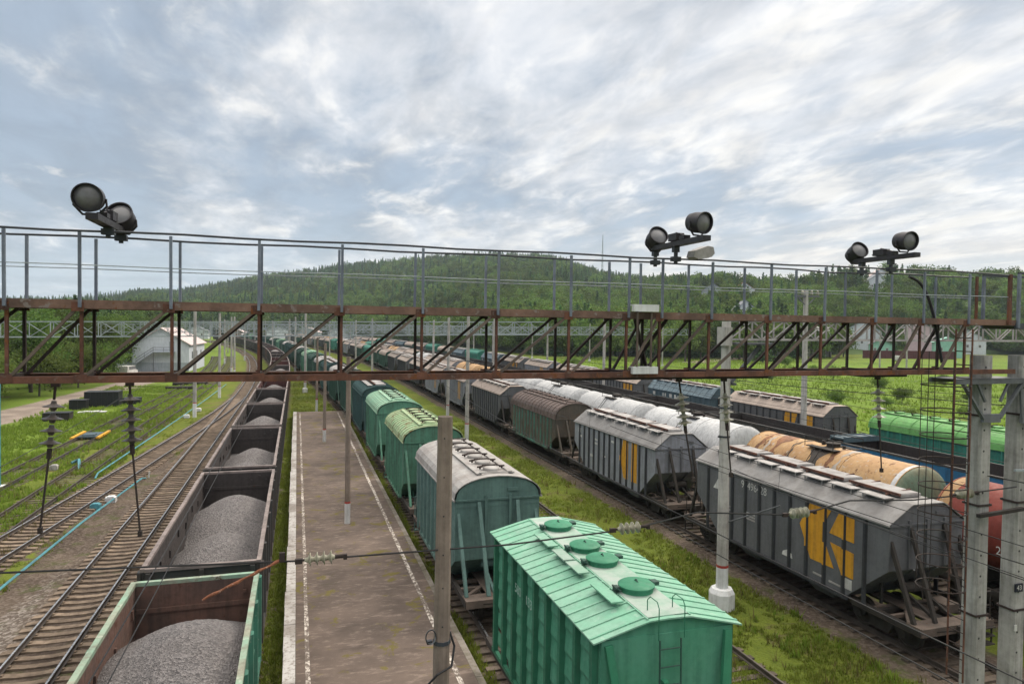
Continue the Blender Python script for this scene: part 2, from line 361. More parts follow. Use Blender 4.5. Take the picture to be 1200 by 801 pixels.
def leafmat(name, c1, c2, c3, trans=.25, nscale=.5):
    m, t, b = new_mat(name); geo = t.new('ShaderNodeNewGeometry'); oi = t.new('ShaderNodeObjectInfo')
    n1 = t.noise(geo.outputs['Position'], nscale, 3, .6)
    c = t.mix(t.ramp(n1,.35,.65), c1, c2); c = t.mix(t.ramp(geo.outputs['Random Per Island'],.2,1,0,.65), c, c3)
    hv = t.new('ShaderNodeHueSaturation'); t.link(c, hv.inputs['Color'])
    t.link(t.math('MULTIPLY', t.ramp(oi.outputs['Random'],0,1,.68,1.32), t.ramp(t.noise(geo.outputs['Position'],.014,3,.6),.35,.65,.78,1.25)), hv.inputs['Value']); t.link(t.ramp(oi.outputs['Random'],0,1,.488,.512), hv.inputs['Hue'])
    t.link(hv.outputs[0], b.inputs['Base Color']); b.inputs['Roughness'].default_value = .8; b.inputs['Specular IOR Level'].default_value = .15
    tr = t.new('ShaderNodeBsdfTranslucent'); t.link(hv.outputs[0], tr.inputs[0]); mx = t.new('ShaderNodeMixShader'); mx.inputs[0].default_value = trans
    t.link(b.outputs[0], mx.inputs[1]); t.link(tr.outputs[0], mx.inputs[2])
    o = [n for n in t.n if n.type=='OUTPUT_MATERIAL'][0]; t.link(mx.outputs[0], o.inputs[0])
    return m
M['grass'] = leafmat('grass_blades',(.125,.165,.02),(.165,.21,.026),(.20,.19,.055),.35,.4)
M['grasslush'] = leafmat('lush_grass_blades',(.13,.20,.022),(.18,.26,.028),(.21,.25,.055),.35,.12)
def balat(x, y):
    i = min(np.searchsorted(gy,y),len(gy)-1); j = min(np.searchsorted(gx,x),len(gx)-1); return bal[i,j], zz[i,j]
def scatter(n, x0,x1,y0,y1, seed, thr=.5, freq=.35, keep=.42, hmin=.06, hmax=.2, ypow=1.6):
    rr = random.Random(seed); P_ = []; hh = []
    for _ in range(n):
        y = y0+(y1-y0)*rr.random()**ypow; x = rr.uniform(x0,x1)
        bl, z = balat(x,y)
        nn = mnoise.noise((x*freq,y*freq,9.))*.5+.5 + .25*mnoise.noise((x*1.7,y*1.7,2.))
        if bl > thr or nn < keep: continue
        P_.append((x,y,z-.01)); hh.append(rr.uniform(hmin,hmax)*(.6+nn*.8))
    return P_, hh
P1, h1 = scatter(34000, 8.6,18.4, 12,75, 1, .62, .35, .36)
P2, h2 = scatter(5000, -1.0,-.46, 12,80, 2, 1.1, .5, .2, .08,.22)
P3, h3 = scatter(5000, 5.12,5.7, 12,80, 3, 1.1, .5, .3, .08,.25)
P4, h4 = scatter(6000, -12,-8.6, 14,90, 4, .7, .5, .52)
P5, h5 = scatter(5000, -.6,6.0, 82.5,140, 5, .7, .4, .3)
o = bpy.data.objects.new('grass', tuft_mesh('grass', P1+P2+P3+P4+P5, h1+h2+h3+h4+h5, M['grass'], 5, .02)); COL.objects.link(o)
tag(o,'short yellow-green grass growing between the tracks','grass',kind='stuff')
P1, h1 = scatter(20000, -28,-12.5, 40,125, 6, .5, .3, .4, .12,.4, 1.2)
P2, h2 = scatter(26000, 42,140, 25,220, 7, .5, .15, .3, .2,.75, 1.3)
P3, h3 = scatter(900, 12.5,18, 13,30, 8, .6, .6, .62, .15,.3)
P4, h4 = scatter(2600, 8.7,18.2, 12,70, 21, .8, .9, .62, .22,.5); P5, h5 = scatter(2600, -20,-12, 36,110, 22, .8, .8, .55, .25,.6)
o = bpy.data.objects.new('dry_weeds', tuft_mesh('dry_weeds', P4+P5, h4+h5, leafmat('dry_weed_stems',(.20,.17,.06),(.15,.16,.04),(.26,.21,.10),.3,.5), 5, .016, 5)); COL.objects.link(o)
tag(o,'dry straw coloured weeds standing in the grass','weeds',kind='stuff')
o = bpy.data.objects.new('tall_grass', tuft_mesh('tall_grass', P1+P2+P3, h1+h2+h3, M['grasslush'], 6, .035, 2)); COL.objects.link(o)
tag(o,'bright lush green grass of the meadows beside the yard','grass',kind='stuff')

# ------------------------------------------------------------------ railway tracks
SEC = [(-.072,-.172),(.072,-.172),(.072,-.155),(.012,-.14),(.012,-.05),(.036,-.04),(.036,-.004),(-.036,-.004),(-.036,-.04),(-.012,-.05),(-.012,-.14),(-.072,-.155)]
TOP = [(-.026,-.004),(.026,-.004),(.026,0),(-.026,0)]
def sleeper_mesh(mat, old=False):
    mb = MB(); rr = random.Random(3)
    if old: mb.box(-1.32,1.32,-.12,.12,-.30,-.173)
    else:
        mb.prism([(-1.32,-.30),(1.32,-.30),(1.32,-.19),(1.02,-.173),(.55,-.173),(.3,-.20),(-.3,-.20),(-.55,-.173),(-1.02,-.173),(-1.32,-.19)], -.13, .13)
        for sx in (-1,1): 
            for d in (-.115,.115): mb.box(sx*.795+d-.03, sx*.795+d+.03, -.06,.06, -.172,-.13)
    return mb.mesh('sleeper', mat)
SL_NEW = sleeper_mesh(M['sleeper']); SL_OLD = sleeper_mesh(M['sleeperold'], True)
TINFO = {'A':('railway track carrying the gravel gondola train beside the platform',7,90,SL_NEW,40,False),
 'L1':('empty railway track on concrete sleepers left of the gravel train',12,430,SL_NEW,100,True),
 'B':('railway track under the green hopper train right of the platform',8,300,SL_OLD,70,True),
 'C':('overgrown rusty track sunk in the grass between the hopper trains',10,120,SL_OLD,40,False),
 'D':('railway track under the grey hopper train with yellow emblems',10,300,SL_OLD,50,False),
 'E':('railway track under the train of white and orange tank wagons',12,300,SL_OLD,30,False),
 'F':('railway track under the empty gondolas behind the tank wagons',18,300,SL_OLD,20,False),
 'G':('outermost right railway track under green and grey hoppers by the meadow',20,300,SL_OLD,40,False),
 'L2':('diverging track that joins the empty track at a switch',14,102,SL_NEW,100,True),
 'L3':('narrow grassy siding track left of the turquoise pipe',25,230,SL_OLD,100,False),
 'L4':('leftmost siding track with yellow planks across it',30,230,SL_OLD,100,False)}
for k,(lab,y0,y1,slm,nmax,shiny) in TINFO.items():
    ym = (y0+YEND[k])/2; root = empty('railway_track', (TR[k](y0),y0,0)); tag(root, lab, 'railway track', 'railway tracks of the yard')
    ox, oy = TR[k](y0), y0
    ys = list(np.arange(y0, YEND[k]+.1, 4.))
    for sgn in (-1,1):
        pts = []
        for y in ys:
            a = tdir(k,y); pts.append((TR[k](y)+sgn*.795*math.cos(a)-ox, y+sgn*.795*math.sin(a)-oy, 0))
        mb = MB(); mb.sweep(pts, SEC); mb.mi = 1; mb.sweep(pts, TOP)
        mb.build('rail', [M['railsteel'], M['railtop'] if shiny else M['railsteel']], root)
    n = 0; y = y0+.3; rest = MB()
    src = slm.vertices; sv = [tuple(v.co) for v in src]; sf = [tuple(p.vertices) for p in slm.polygons]
    ystart = {'L1':16,'L2':26,'L3':40,'L4':48,'C':12}.get(k, y0)
    while y < min(y1, YEND[k]):
        a = tdir(k,y)+R_.uniform(-.012,.012); loc = (TR[k](y)-ox+R_.uniform(-.02,.02), y-oy, R_.uniform(-.008,0)-(.10 if k in ('L3','L4','C') else 0))
        if n < nmax and y >= ystart:
            o = bpy.data.objects.new('sleeper', slm); COL.objects.link(o); o.parent = root; o.location = loc; o.rotation_euler = (0,0,a); n += 1
        else:
            ca, sa = math.cos(a), math.sin(a)
            rest.add([(loc[0]+x*ca-v*sa, loc[1]+x*sa+v*ca, loc[2]+z) for x,v,z in sv], sf)
        y += .56 if y < 130 else 1.0
    if rest.v:
        o = rest.build('sleeper_row', slm.materials[0], root); o['kind'] = 'stuff'
# point blades and check rails of the switch
root = empty('track_switch', (-7.54,46,0)); tag(root,'rail switch with bright point blades where the two left tracks meet','railway switch')
mb = MB(); mb.sweep([(-.72-.0*i, i*6.-4, 0) for i in range(9)], [(-.03,-.15),(.03,-.15),(.03,-.01),(-.03,-.01)]); mb.build('point_blade', M['railsteel'], root)
mb = MB(); mb.sweep([(.66,i*1.5+20,0) for i in range(4)], [(-.03,-.15),(.03,-.15),(.03,-.005),(-.03,-.005)]); mb.build('check_rail', M['railsteel'], root)

# ------------------------------------------------------------------ platform
m, t, b = new_mat('platform_asphalt'); geo = t.new('ShaderNodeNewGeometry'); P = geo.outputs['Position']
n1 = t.noise(P,.5,6,.6); n2 = t.noise(t.mapping(P,(.7,1.6,1)),3.2,5,.7); n3 = t.noise(P,.9,5,.6,.4); n4 = t.noise(P,40,3,.7)
c = t.mix(t.ramp(n1,.33,.68), (.138,.105,.087), (.083,.064,.054))
c = t.mix(t.ramp(n2,.50,.68,0,.65), c, (.235,.185,.158))
c = t.mix(t.ramp(t.noise(t.mapping(P,(.35,1,1)),1.6,6,.65),.5,.68,0,.6), c, (.062,.048,.04))
c = t.mix(t.ramp(t.math('ADD',n3,t.math('MULTIPLY',n2,.25)),.70,.76,0,.85), c, (.12,.10,.018))
c = t.mix(t.ramp(n4,.4,.8,0,.4), c, (.055,.045,.04))
t.link(c,b.inputs['Base Color']); b.inputs['Roughness'].default_value=.92
wv = t.new('ShaderNodeVectorMath', operation='ADD'); t.link(P, wv.inputs[0]); nz3 = t.new('ShaderNodeTexNoise'); nz3.inputs['Scale'].default_value = .5; t.link(P, nz3.inputs['Vector']); t.link(nz3.outputs['Color'], wv.inputs[1])
ck = t.new('ShaderNodeTexVoronoi', feature='DISTANCE_TO_EDGE'); ck.inputs['Scale'].default_value = .9; t.link(wv.outputs[0], ck.inputs['Vector'])
crk = t.math('MULTIPLY', t.ramp(ck.outputs['Distance'], .016, .003), t.ramp(t.noise(P,.5,3), .52, .64))
c = t.mix(t.math('MULTIPLY',crk,.55), c, (.055,.05,.025)); t.link(c, b.inputs['Base Color'])
bp = t.new('ShaderNodeBump'); bp.inputs['Strength'].default_value=.4; bp.inputs['Distance'].default_value=.02; t.link(n4,bp.inputs['Height']); t.link(bp.outputs[0],b.inputs['Normal'])
M['asphalt'] = m
m, t, b = new_mat('worn_white_line'); geo = t.new('ShaderNodeNewGeometry'); P = geo.outputs['Position']
n1 = t.noise(t.mapping(P,(1.5,.9,1)),6,6,.75); n2 = t.noise(P,.35,3,.5)
c = t.mix(t.ramp(t.math('ADD',n1,t.math('MULTIPLY',n2,.35)),.54,.72), (.58,.53,.48), (.13,.105,.09))
t.link(c,b.inputs['Base Color']); b.inputs['Roughness'].default_value=.9; M['line'] = m
m, t, b = new_mat('white_edge_slab'); geo = t.new('ShaderNodeNewGeometry'); P = geo.outputs['Position']
n1 = t.noise(P,5,6,.75); n2 = t.noise(P,.4,4,.6)
c = t.mix(t.ramp(n1,.47,.62), (.46,.45,.44), (.25,.225,.205)); c = t.mix(t.ramp(n2,.42,.66,0,.75), c, (.17,.145,.125))
t.link(c,b.inputs['Base Color']); b.inputs['Roughness'].default_value=.9; M['slab'] = m
M['edge'] = W('mossy_edge_concrete',(.19,.17,.15),(.13,.115,.095),dirt=(.06,.055,.03),da=.6,streak=False,rough=.9,spots=.4,spotcol=(.09,.085,.02))
mb = MB(); mb.box(.02,4.98,-5,82,-.5,.2); o = mb.build('platform', M['asphalt']); tag(o,'long low asphalt platform between the gravel train and green hoppers','platform',kind='structure')
mb = MB(); y = -5
while y < 82:
    l = R_.choice((1.5,2.0,3.0)); mb.box(-.35+R_.uniform(-.02,.02),.012,y+.012,min(y+l,82)-.012,-.5,.214+R_.uniform(-.006,.006)); y += l
o = mb.build('kerb', M['slab']); tag(o,'whitewashed concrete edge slabs along the left side of the platform','kerb',kind='structure')
mb = MB(); y = -5
while y < 82:
    l = 3.0; mb.box(4.99,5.2,y+.01,min(y+l,82)-.01,-.5,.19+R_.uniform(-.008,.008)); y += l
o = mb.build('kerb', M['edge']); tag(o,'grey concrete edge slabs along the right side of the platform','kerb',kind='structure')
for x0,x1,lab in ((.30,.43,'worn white painted line near the left platform edge'),(4.42,4.57,'worn white painted line along the right side of the platform')):
    mb = MB(); pts=[]; ys = np.arange(-5,82,1.)
    for i,y in enumerate(ys):
        wob = .025*mnoise.noise((x0,y*.4,0)); pts += [(x0+wob,y,.204),(x1+wob+.015*mnoise.noise((x1,y*1.3,4)),y,.204)]
    mb.add(pts,[(2*i,2*i+1,2*i+3,2*i+2) for i in range(len(ys)-1)]); o = mb.build('platform_line', M['line']); tag(o,lab,'line',kind='structure')

# ------------------------------------------------------------------ rolling stock: shared running gear
WHEEL = None
def running_gear(root, Lf, mat_frame, end_deck=True, deckmat=None, zf=1.05):
    """underframe + two bogies (> wheels) + couplers + end railings; Lf = length over end sills"""
    global WHEEL
    hb = Lf/2
    mb = MB()
    mb.box(-.22,.22,-hb,hb,.80,zf)
    for sx in (-1,1): mb.box(sx*1.42-.07,sx*1.42+.07,-hb,hb,zf-.2,zf)
    for y in np.linspace(-hb+.08,hb-.08,9): mb.box(-1.42,1.42,y-.07,y+.07,zf-.16,zf-.02)
    # brake rigging, air tank, rods
    mb.tube([(-.7,-.9,.62),(-.7,.7,.62)],.19,10); mb.tube([(.5,-2.2,.6),(.5,-.6,.6)],.12,8)
    mb.bar((-.3,-hb+2,.55),(-.3,hb-2,.55),.05); mb.bar((.25,-hb+2.2,.66),(.9,hb-2.4,.66),.05)
    for y in (-1.6,1.3): mb.bar((-1.3,y,.9),(.9,y+.4,.5),.07)
    mb.build('underframe', M['under'], root)
    if WHEEL is None:
        wm = MB(); Mx = Matrix.Rotation(PI/2,4,'Y')
        for s in (-1,1):
            Tm = Matrix.Translation((s*.795,0,0)) @ Mx if s>0 else Matrix.Translation((s*.795,0,0)) @ Matrix.Rotation(-PI/2,4,'Y')
            wm.lathe([(.06,.11),(.16,.10),(.17,.03),(.38,.01),(.40,.07),(.475,.07),(.475,-.05),(.505,-.06),(.505,-.09),(.10,-.09)], 22, Tm)
        wm.tube([(-.98,0,0),(.98,0,0)],.075,8)
        WHEEL = wm.mesh('wheelset', M['wheel'], True)
    for sy in (-1,1):
        yb = sy*(hb-1.95)
        mb = MB()
        for sx in (-1,1):
            x = sx*1.02
            mb.prism([(-1.22,.62),(-1.15,.40),(-.72,.40),(-.55,.62),(-.35,.24),(.35,.24),(.55,.62),(.72,.40),(1.15,.40),(1.22,.62),(.75,.80),(.35,.70),(-.35,.70),(-.75,.80)], x-.07, x+.07, 'x')
            for d in (-.18,0,.18): mb.tube([(x,d,.28),(x,d,.62)],.08,8)
            for d in (-.925,.925): mb.tube([(x-.1,d,.475),(x+.13,d,.475)],.14,10)
        mb.box(-1.15,1.15,-.2,.2,.58,.82)
        bo = mb.build('bogie', M['under'], root, loc=(0,yb,0))
        for d in (-.925,.925):
            wo = bpy.data.objects.new('wheelset', WHEEL); COL.objects.link(wo); wo.parent = bo; wo.location = (0,d,.475)
        mb = MB(); y0 = sy*hb
        mb.bar((0,y0,.98),(0,y0+sy*.42,.98),.20,.24); mb.box(-.17,.17,*sorted((y0+sy*.36,y0+sy*.62)),.86,1.14)
        mb.tube([(.35,y0,.85),(.36,y0+sy*.25,.55),(.25,y0+sy*.5,.5),(.1,y0+sy*.6,.62)],.03,6)
        mb.bar((-.9,y0+sy*.05,.98),(.5,y0+sy*.05,.9),.04)
        mb.build('coupler', M['under'], root)
    return hb

def end_details(root, Lf, L, mat_frame, mat_deck, ze, zf=1.05, brace=True, rails=True):
    hb = Lf/2
    for sy in (-1,1):
        a, c = sorted((sy*hb, sy*(L/2-1.6)))
        mb = MB()
        if not brace: mb.box(-1.48,1.48,a,c,zf+.003,zf+.05)
        else:
            mb.box(-1.48,1.48,*sorted((sy*(hb-.55),sy*hb)),zf+.003,zf+.05); mb.box(-.62,-.16,a,c,zf+.003,zf+.04)
            for f_ in (.2,.45,.7): mb.box(-1.42,1.42,a+(c-a)*f_-.06,a+(c-a)*f_+.06,zf-.12,zf-.01)
            mb.bar((-1.3,sy*(hb-.6),zf-.03),(.2,sy*(hb-2.2),zf-.03),.12,.1); mb.bar((1.3,sy*(hb-.6),zf-.03),(-.2,sy*(hb-2.2),zf-.03),.12,.1)
            mb.box(.45,1.05,*sorted((sy*(hb-1.5),sy*(hb-.8))),zf+.0,zf+.28); mb.tube([(.2,sy*(hb-1.0),zf+.12),(1.3,sy*(hb-1.3),zf+.12)],.07,8)
        for x in (-1.48,1.42): mb.box(x,x+.06,a,c,zf-.22,zf-.003)
        yy = sy*hb; mb.box(-1.48,1.48,*sorted((yy,yy+sy*.06)),zf-.2,zf+.06)
        mb.build('end_platform', mat_deck, root)
        if brace:
            mb = MB()
            for sx in (-1,1):
                mb.bar((sx*1.38,sy*(hb-.35),zf+.05),(sx*1.46,sy*(L/2-.25),ze-.08),.11,.13)
                mb.bar((sx*.62,sy*(hb-.25),zf+.05),(sx*.72,sy*(L/2+.03),ze-.12),.13,.10)
                mb.bar((sx*.35,sy*(hb-.5),zf+.05),(sx*.35,sy*(L/2-1.3),1.9),.09)
                mb.bar((sx*.9,sy*(L/2-.9),zf),(sx*.9,sy*(L/2-.9),2.0),.08)
            mb.tube([(-.55,sy*(L/2-.35),1.75),(.5,sy*(L/2-.35),1.75)],.17,10)
            mb.build('end_brace', mat_frame, root)
        if rails:
            mb = MB(); x0 = -1.42*sy; yy = sy*(hb-.05)
            mb.tube([(x0,yy,zf),(x0,yy,zf+.95),(x0*.45,yy,zf+.95),(x0*.45,yy,zf)],.025,6)
            mb.tube([(x0,yy,zf+.5),(x0*.45,yy,zf+.5)],.02,6)
            for k in range(3): mb.box(*sorted((x0,x0*.72)),*sorted((yy-sy*.05,yy+sy*.22)),.35+.27*k,.38+.27*k)
            mb.bar((x0,yy+sy*.08,.3),(x0,yy+sy*.08,zf+.1),.04); mb.bar((x0*.72,yy+sy*.08,.3),(x0*.72,yy+sy*.08,zf+.1),.04)
            mb.build('step_rail', mat_frame, root)

def ladder(root, x, y0, z0, y1, z1, wd, mat, n=9, axis='x', name='ladder'):
    mb = MB()
    for s in (-1,1): mb.tube([(x+s*wd/2,y0,z0),(x+s*wd/2,y1,z1)],.018,6)
    for k in range(n):
        f = (k+.5)/n; y = y0+(y1-y0)*f; z = z0+(z1-z0)*f
        mb.tube([(x-wd/2,y,z),(x+wd/2,y,z)],.014,5)
    return mb.build(name, mat, root)

def arch(w, ze, zt, n=14, flat=0.):
    """bow roof profile from left eave to right eave"""
    pts = []
    for i in range(n+1):
        a = PI - PI*i/n; x = math.cos(a); z = math.sin(a)**.82
        pts.append((x*w, ze+(zt-ze)*z))
    return pts
def poly_roof(w, ze, zt, top=.62, mid=None):
    return [(-w,ze),(-w*.985,ze+.03),(-top,zt-.05),(-top+.1,zt),(top-.1,zt),(top,zt-.05),(w*.985,ze+.03),(w,ze)]

def hopper(label, L, Lf, ze, prof, side, roof, frame=None, nrib=12, endcut=1.5, zlow=2.35, hatch='clamp', roof_ribs=0, gable=None, group=None, rib=None, endmat=None, zb=1.08, overhang=.06, deck=None, ribw=.09, brace=True):
    W2 = 1.57
    frame = frame or side
    root = empty('hopper_wagon'); tag(root, label, 'hopper wagon', group)
    # shell of the body: side outline extruded across
    mb = MB()
    mb.prism([(-L/2,ze),(-L/2,zlow),(-L/2+endcut,zb),(L/2-endcut,zb),(L/2,zlow),(L/2,ze)], -W2, W2, 'x')
    inner = [(x*.985, z-.045) for x,z in prof]; 
    mb.prism([(-W2+.004,ze-.3)]+[(max(-W2+.004,min(W2-.004,x)),z) for x,z in inner]+[(W2-.004,ze-.3)], -L/2-.012, L/2+.012)
    # hopper funnels below
    for y in (-L*.19, L*.19):
        for sx in (-1,1):
            mb.add([(sx*1.3,y-1.2,zb),(sx*1.3,y+1.2,zb),(sx*.35,y+1.2,zb),(sx*.35,y-1.2,zb),(sx*.95,y-.45,.42),(sx*.95,y+.45,.42),(sx*.5,y+.45,.42),(sx*.5,y-.45,.42)],
                   [(0,1,5,4),(1,2,6,5),(2,3,7,6),(3,0,4,7),(4,5,6,7)])
    body = mb.build('body', side, root)
    for sx in (-1,1):
        mb = MB(); x = sx*(W2+.002)
        for i in range(nrib):
            y = -L/2+endcut*.55 + (L-1.1*endcut)*i/(nrib-1)
            mb.prism([(x,y-ribw/2-.03),(x+sx*.085,y-ribw/2+.01),(x+sx*.085,y+ribw/2-.01),(x,y+ribw/2+.03)], zb+.02, ze-.04, 'z')
        mb.box(*sorted((x,x+sx*.07)),-L/2+endcut-.1,L/2-endcut+.1,zb-.12,zb+.015)
        mb.build('side_rib', rib or side, root)
    for sy in (-1,1):
        mb = MB()
        for x in (-.75,0,.75) if gable != 'plain' else (-.45,.45):
            y = sy*(L/2+.014); z0 = zlow+.05
            mb.box(x-.05,x+.05,*sorted((y,y+sy*.06)),z0,ze+.1)
        y = sy*(L/2+.014); mb.box(-W2,W2,*sorted((y,y+sy*.05)),ze-.07,ze-.01)
        mb.box(.35,.75,*sorted((y,y+sy*.04)),ze+.22,ze+.34)
        # sloping end sheet ribs
        for x in (-.5,.5): mb.bar((x,sy*(L/2+.01),zlow-.02),(x,sy*(L/2-endcut+.02),zb+.02),.07)
        mb.build('end_frame', endmat or rib or side, root)
    mb = MB(); mb.shell([(x*(1+overhang/W2), z) for x,z in prof], -L/2-.07, L/2+.07, .035)
    for sx in (-1,1): mb.box(*sorted((sx*(W2+.03),sx*(W2+.09))),-L/2-.07,L/2+.07,ze-.055,ze+.0)
    rf = mb.build('roof', roof, root)
    zt = max(z for _,z in prof)
    if roof_ribs:
        mb = MB()
        for i in range(roof_ribs):
            y = -L/2+.1+(L-.2)*i/(roof_ribs-1)
            pp = [(x*(1+overhang/W2), z+.012) for x,z in prof]
            for a,c in zip(pp[:-1],pp[1:]):
                if abs(a[0]-c[0])+abs(a[1]-c[1]) > .02: mb.bar((a[0],y,a[1]),(c[0],y,c[1]),.05,.05)
        mb.build('roof_seam', roof, root)
    dark = M['rustdark']
    if hatch == 'clamp':                       # two board walks with a row of oval lids and dark clamps between
        mb = MB()
        zz_ = lambda x: float(np.interp(x,[p[0] for p in prof],[p[1] for p in prof]))
        for x in (-.62,.62): mb.box(x-.10,x+.10,-L/2+.35,L/2-.35,zz_(x)+.03,zz_(x)+.075)
        for y in (-L/2+.35,L/2-.35): mb.box(-.62,.62,y-.03,y+.03,zt+.02,zt+.06)
        mb.build('walkway', roof, root)
        nh = 6 if L < 9 else 9
        for i in range(nh):
            y = -L/2+1.0+(L-2.0)*i/(nh-1)
            mb = MB(); mb.lathe([(.27,zt+.0),(.27,zt+.07),(.25,zt+.10),(.02,zt+.12)],18,Matrix.Translation((0,y,0)) @ Matrix.Diagonal((1.1,1.25,1,1)))
            h = mb.build('hatch', roof, root, True)
            mb = MB()
            mb.bar((-.3,y+.16,zt+.13),(.3,y+.2,zt+.13),.05,.05)
            for x in (-.42,.42):
                mb.bar((x-.12,y-.1,zt+.13),(x+.12,y+.12,zt+.10),.05,.06); mb.tube([(x,y,zt+.03),(x,y,zt+.15)],.035,6)
                mb.bar((x,y,zt+.14),(x*.5,y+.02,zt+.14),.03)
            mb.build('clamp', dark, h)
    elif hatch == 'slab':                      # long lids on the flat top, grating plates beside them
        n = max(4,int(L/2.6))
        for i in range(n):
            y = -L/2+.5+(L-1.0)*(i+.5)/n; l = (L-1.0)/n*.86
            mb = MB(); mb.box(-.40,.48,y-l/2,y+l/2,zt+.03,zt+.13); mb.box(-.36,.44,y-l/2+.04,y+l/2-.04,zt+.13,zt+.15)
            h = mb.build('hatch', M['hatchgrey'], root)
            mb = MB(); mb.box(-.49,-.42,y-l/2-.03,y+l/2+.03,zt+.08,zt+.17)
            for d in (-.3,.3): mb.bar((-.6,y+d*l,zt+.05),(.5,y+d*l,zt+.17),.05)
            mb.build('hinge_bar', M['rust'], h)
        n2 = int(n*1.75)
        for i in range(n2):
            y = -L/2+.55+(L-1.1)*(i+.5)/n2; l = (L-1.1)/n2*.78
            mb = MB(); mb.box(-1.08,-.66,y-l/2,y+l/2,zt+.0,zt+.035)
            for d in (-.4,.4): mb.bar((-.98,y+d*l,zt-.22),(-.98,y+d*l,zt+.0),.035)
            mb.build('walk_plate', M['hatchgrey'], root)
    running_gear(root, Lf, frame); end_details(root, Lf, L, frame, deck or M['deck'], ze, brace=brace)
    return root

M['hatchgrey'] = W('pale_grey_hatch',(.36,.35,.345),(.27,.26,.255),dirt=(.12,.10,.09),da=.4,rust=.12,rough=.7,streak=False)
def paint(name, c, c2=None, **k): 
    kk = dict(da=.55, rust=.12, rough=.62, dent=.45); kk.update(k); M[name] = W(name, c, c2, **kk); return M[name]
paint('hopper_green',(.040,.215,.122),(.032,.18,.10),da=.3,dirt=(.03,.09,.06),rust=.0,var=.05)
paint('hopper_panel',(.065,.245,.155),(.085,.26,.18),da=.45,rust=.0,var=.03,dirt=(.03,.12,.075),spots=.15,spotcol=(.16,.30,.23))
paint('hopper_rib',(.026,.155,.09),(.022,.13,.078),da=.3,rust=.02,var=.03)
paint('pale_green_roof',(.155,.36,.25),(.23,.40,.31),da=.5,rust=.0,streak=False,dirt=(.09,.20,.14),var=.04,spots=.25,spotcol=(.42,.45,.42))
paint('dusty_roof_panel',(.32,.37,.34),(.20,.35,.265),da=.3,dirt=(.15,.22,.18),rust=0,streak=False,var=.04)
paint('teal_side',(.10,.175,.16),(.075,.135,.125),da=.45,rust=.05,dirt=(.035,.05,.046))
paint('grey_round_roof',(.335,.325,.315),(.27,.25,.24),da=.45,dirt=(.17,.145,.13),rust=.12,streak=False,rustcol=(.13,.07,.05))
paint('worn_green_side',(.09,.24,.165),(.07,.18,.125),da=.5,rust=.15,rustcol=(.11,.075,.04))
paint('yellow_green_roof',(.235,.35,.20),(.33,.39,.24),da=.35,rust=.5,rustcol=(.20,.125,.045),streak=False,dirt=(.15,.17,.09))
paint('mint_roof',(.22,.40,.295),(.28,.39,.27),da=.3,rust=.25,rustcol=(.20,.13,.06),streak=False,dirt=(.13,.2,.14))
paint('dark_green',(.03,.085,.065),(.022,.06,.048),da=.4,rust=.08)
paint('teal_dark',(.035,.085,.085),(.028,.068,.07),da=.35,rust=.05)
paint('k_grey',(.115,.119,.129),(.092,.096,.105),da=.35,dirt=(.06,.055,.05),rust=.03,var=.08)
paint('k_rib',(.042,.046,.054),(.034,.037,.044),da=.35,rust=.06)
paint('k_roof',(.215,.21,.207),(.165,.16,.157),da=.35,dirt=(.12,.105,.095),rust=.04,streak=False,rustcol=(.12,.08,.06))
paint('pale_grey_side',(.235,.25,.285),(.18,.19,.215),da=.4,rust=.05)
paint('brown_roof',(.13,.095,.085),(.10,.072,.066),da=.4,rust=.3,rustcol=(.15,.07,.04),streak=False)
paint('brown_end',(.115,.09,.07),(.075,.07,.06),da=.55,rust=.35,rustcol=(.14,.07,.03))
paint('greenish_rib',(.075,.20,.165),(.10,.11,.085),da=.6,rust=.4,rustcol=(.09,.06,.045))
paint('taupe_roof',(.33,.27,.23),(.27,.22,.19),da=.35,rust=.1,streak=False,dirt=(.14,.11,.09))
paint('bright_green_roof',(.11,.29,.085),(.09,.25,.075),da=.3,rust=.3,rustcol=(.19,.11,.045),streak=False)
paint('sea_green_side',(.03,.19,.14),(.025,.15,.115),da=.4,rust=.08)
paint('slate_blue',(.066,.105,.13),(.052,.085,.108),da=.3,rust=.02)
paint('slate_roof',(.13,.18,.21),(.105,.15,.18),da=.25,rust=.0,streak=False)
paint('tank_white',(.47,.475,.48),(.37,.38,.39),da=.65,rust=.03,dirt=(.22,.22,.22))
paint('tank_orange',(.42,.27,.13),(.36,.21,.095),da=.45,rust=.4,rustcol=(.17,.075,.035),spots=.75,spotcol=(.40,.37,.33),dirt=(.20,.12,.07))
paint('tank_red',(.19,.037,.026),(.15,.03,.022),da=.35,rust=.05,dirt=(.07,.02,.017))
paint('tank_end_green',(.11,.165,.115),(.17,.16,.10),da=.6,rust=.3,streak=True,dirt=(.06,.07,.05))
paint('tank_rust',(.24,.105,.045),(.15,.07,.04),da=.5,rust=.5); paint('tank_pale',(.44,.40,.36),(.36,.31,.26),da=.4,rust=.2)
paint('tank_grime',(.045,.04,.038),(.075,.06,.05),da=.6,rust=.3,streak=True)
paint('gon_green',(.055,.20,.145),(.045,.15,.11),da=.4,rust=.15,spots=.4,spotcol=(.30,.33,.28))
paint('gon_rim_green',(.20,.32,.24),(.27,.27,.21),da=.5,rust=.3,streak=False,spots=.5,spotcol=(.4,.42,.36))
paint('gon_dark',(.034,.038,.04),(.045,.036,.033),da=.4,rust=.2,rustcol=(.06,.032,.024))
paint('gon_brown',(.085,.05,.042),(.06,.04,.036),da=.4,rust=.3)
paint('gon_rim',(.20,.165,.155),(.15,.125,.12),da=.45,rust=.25,streak=False)
paint('gon_inside',(.125,.07,.055),(.075,.05,.043),da=.55,rust=.35,rustcol=(.10,.045,.03),dirt=(.028,.023,.021))
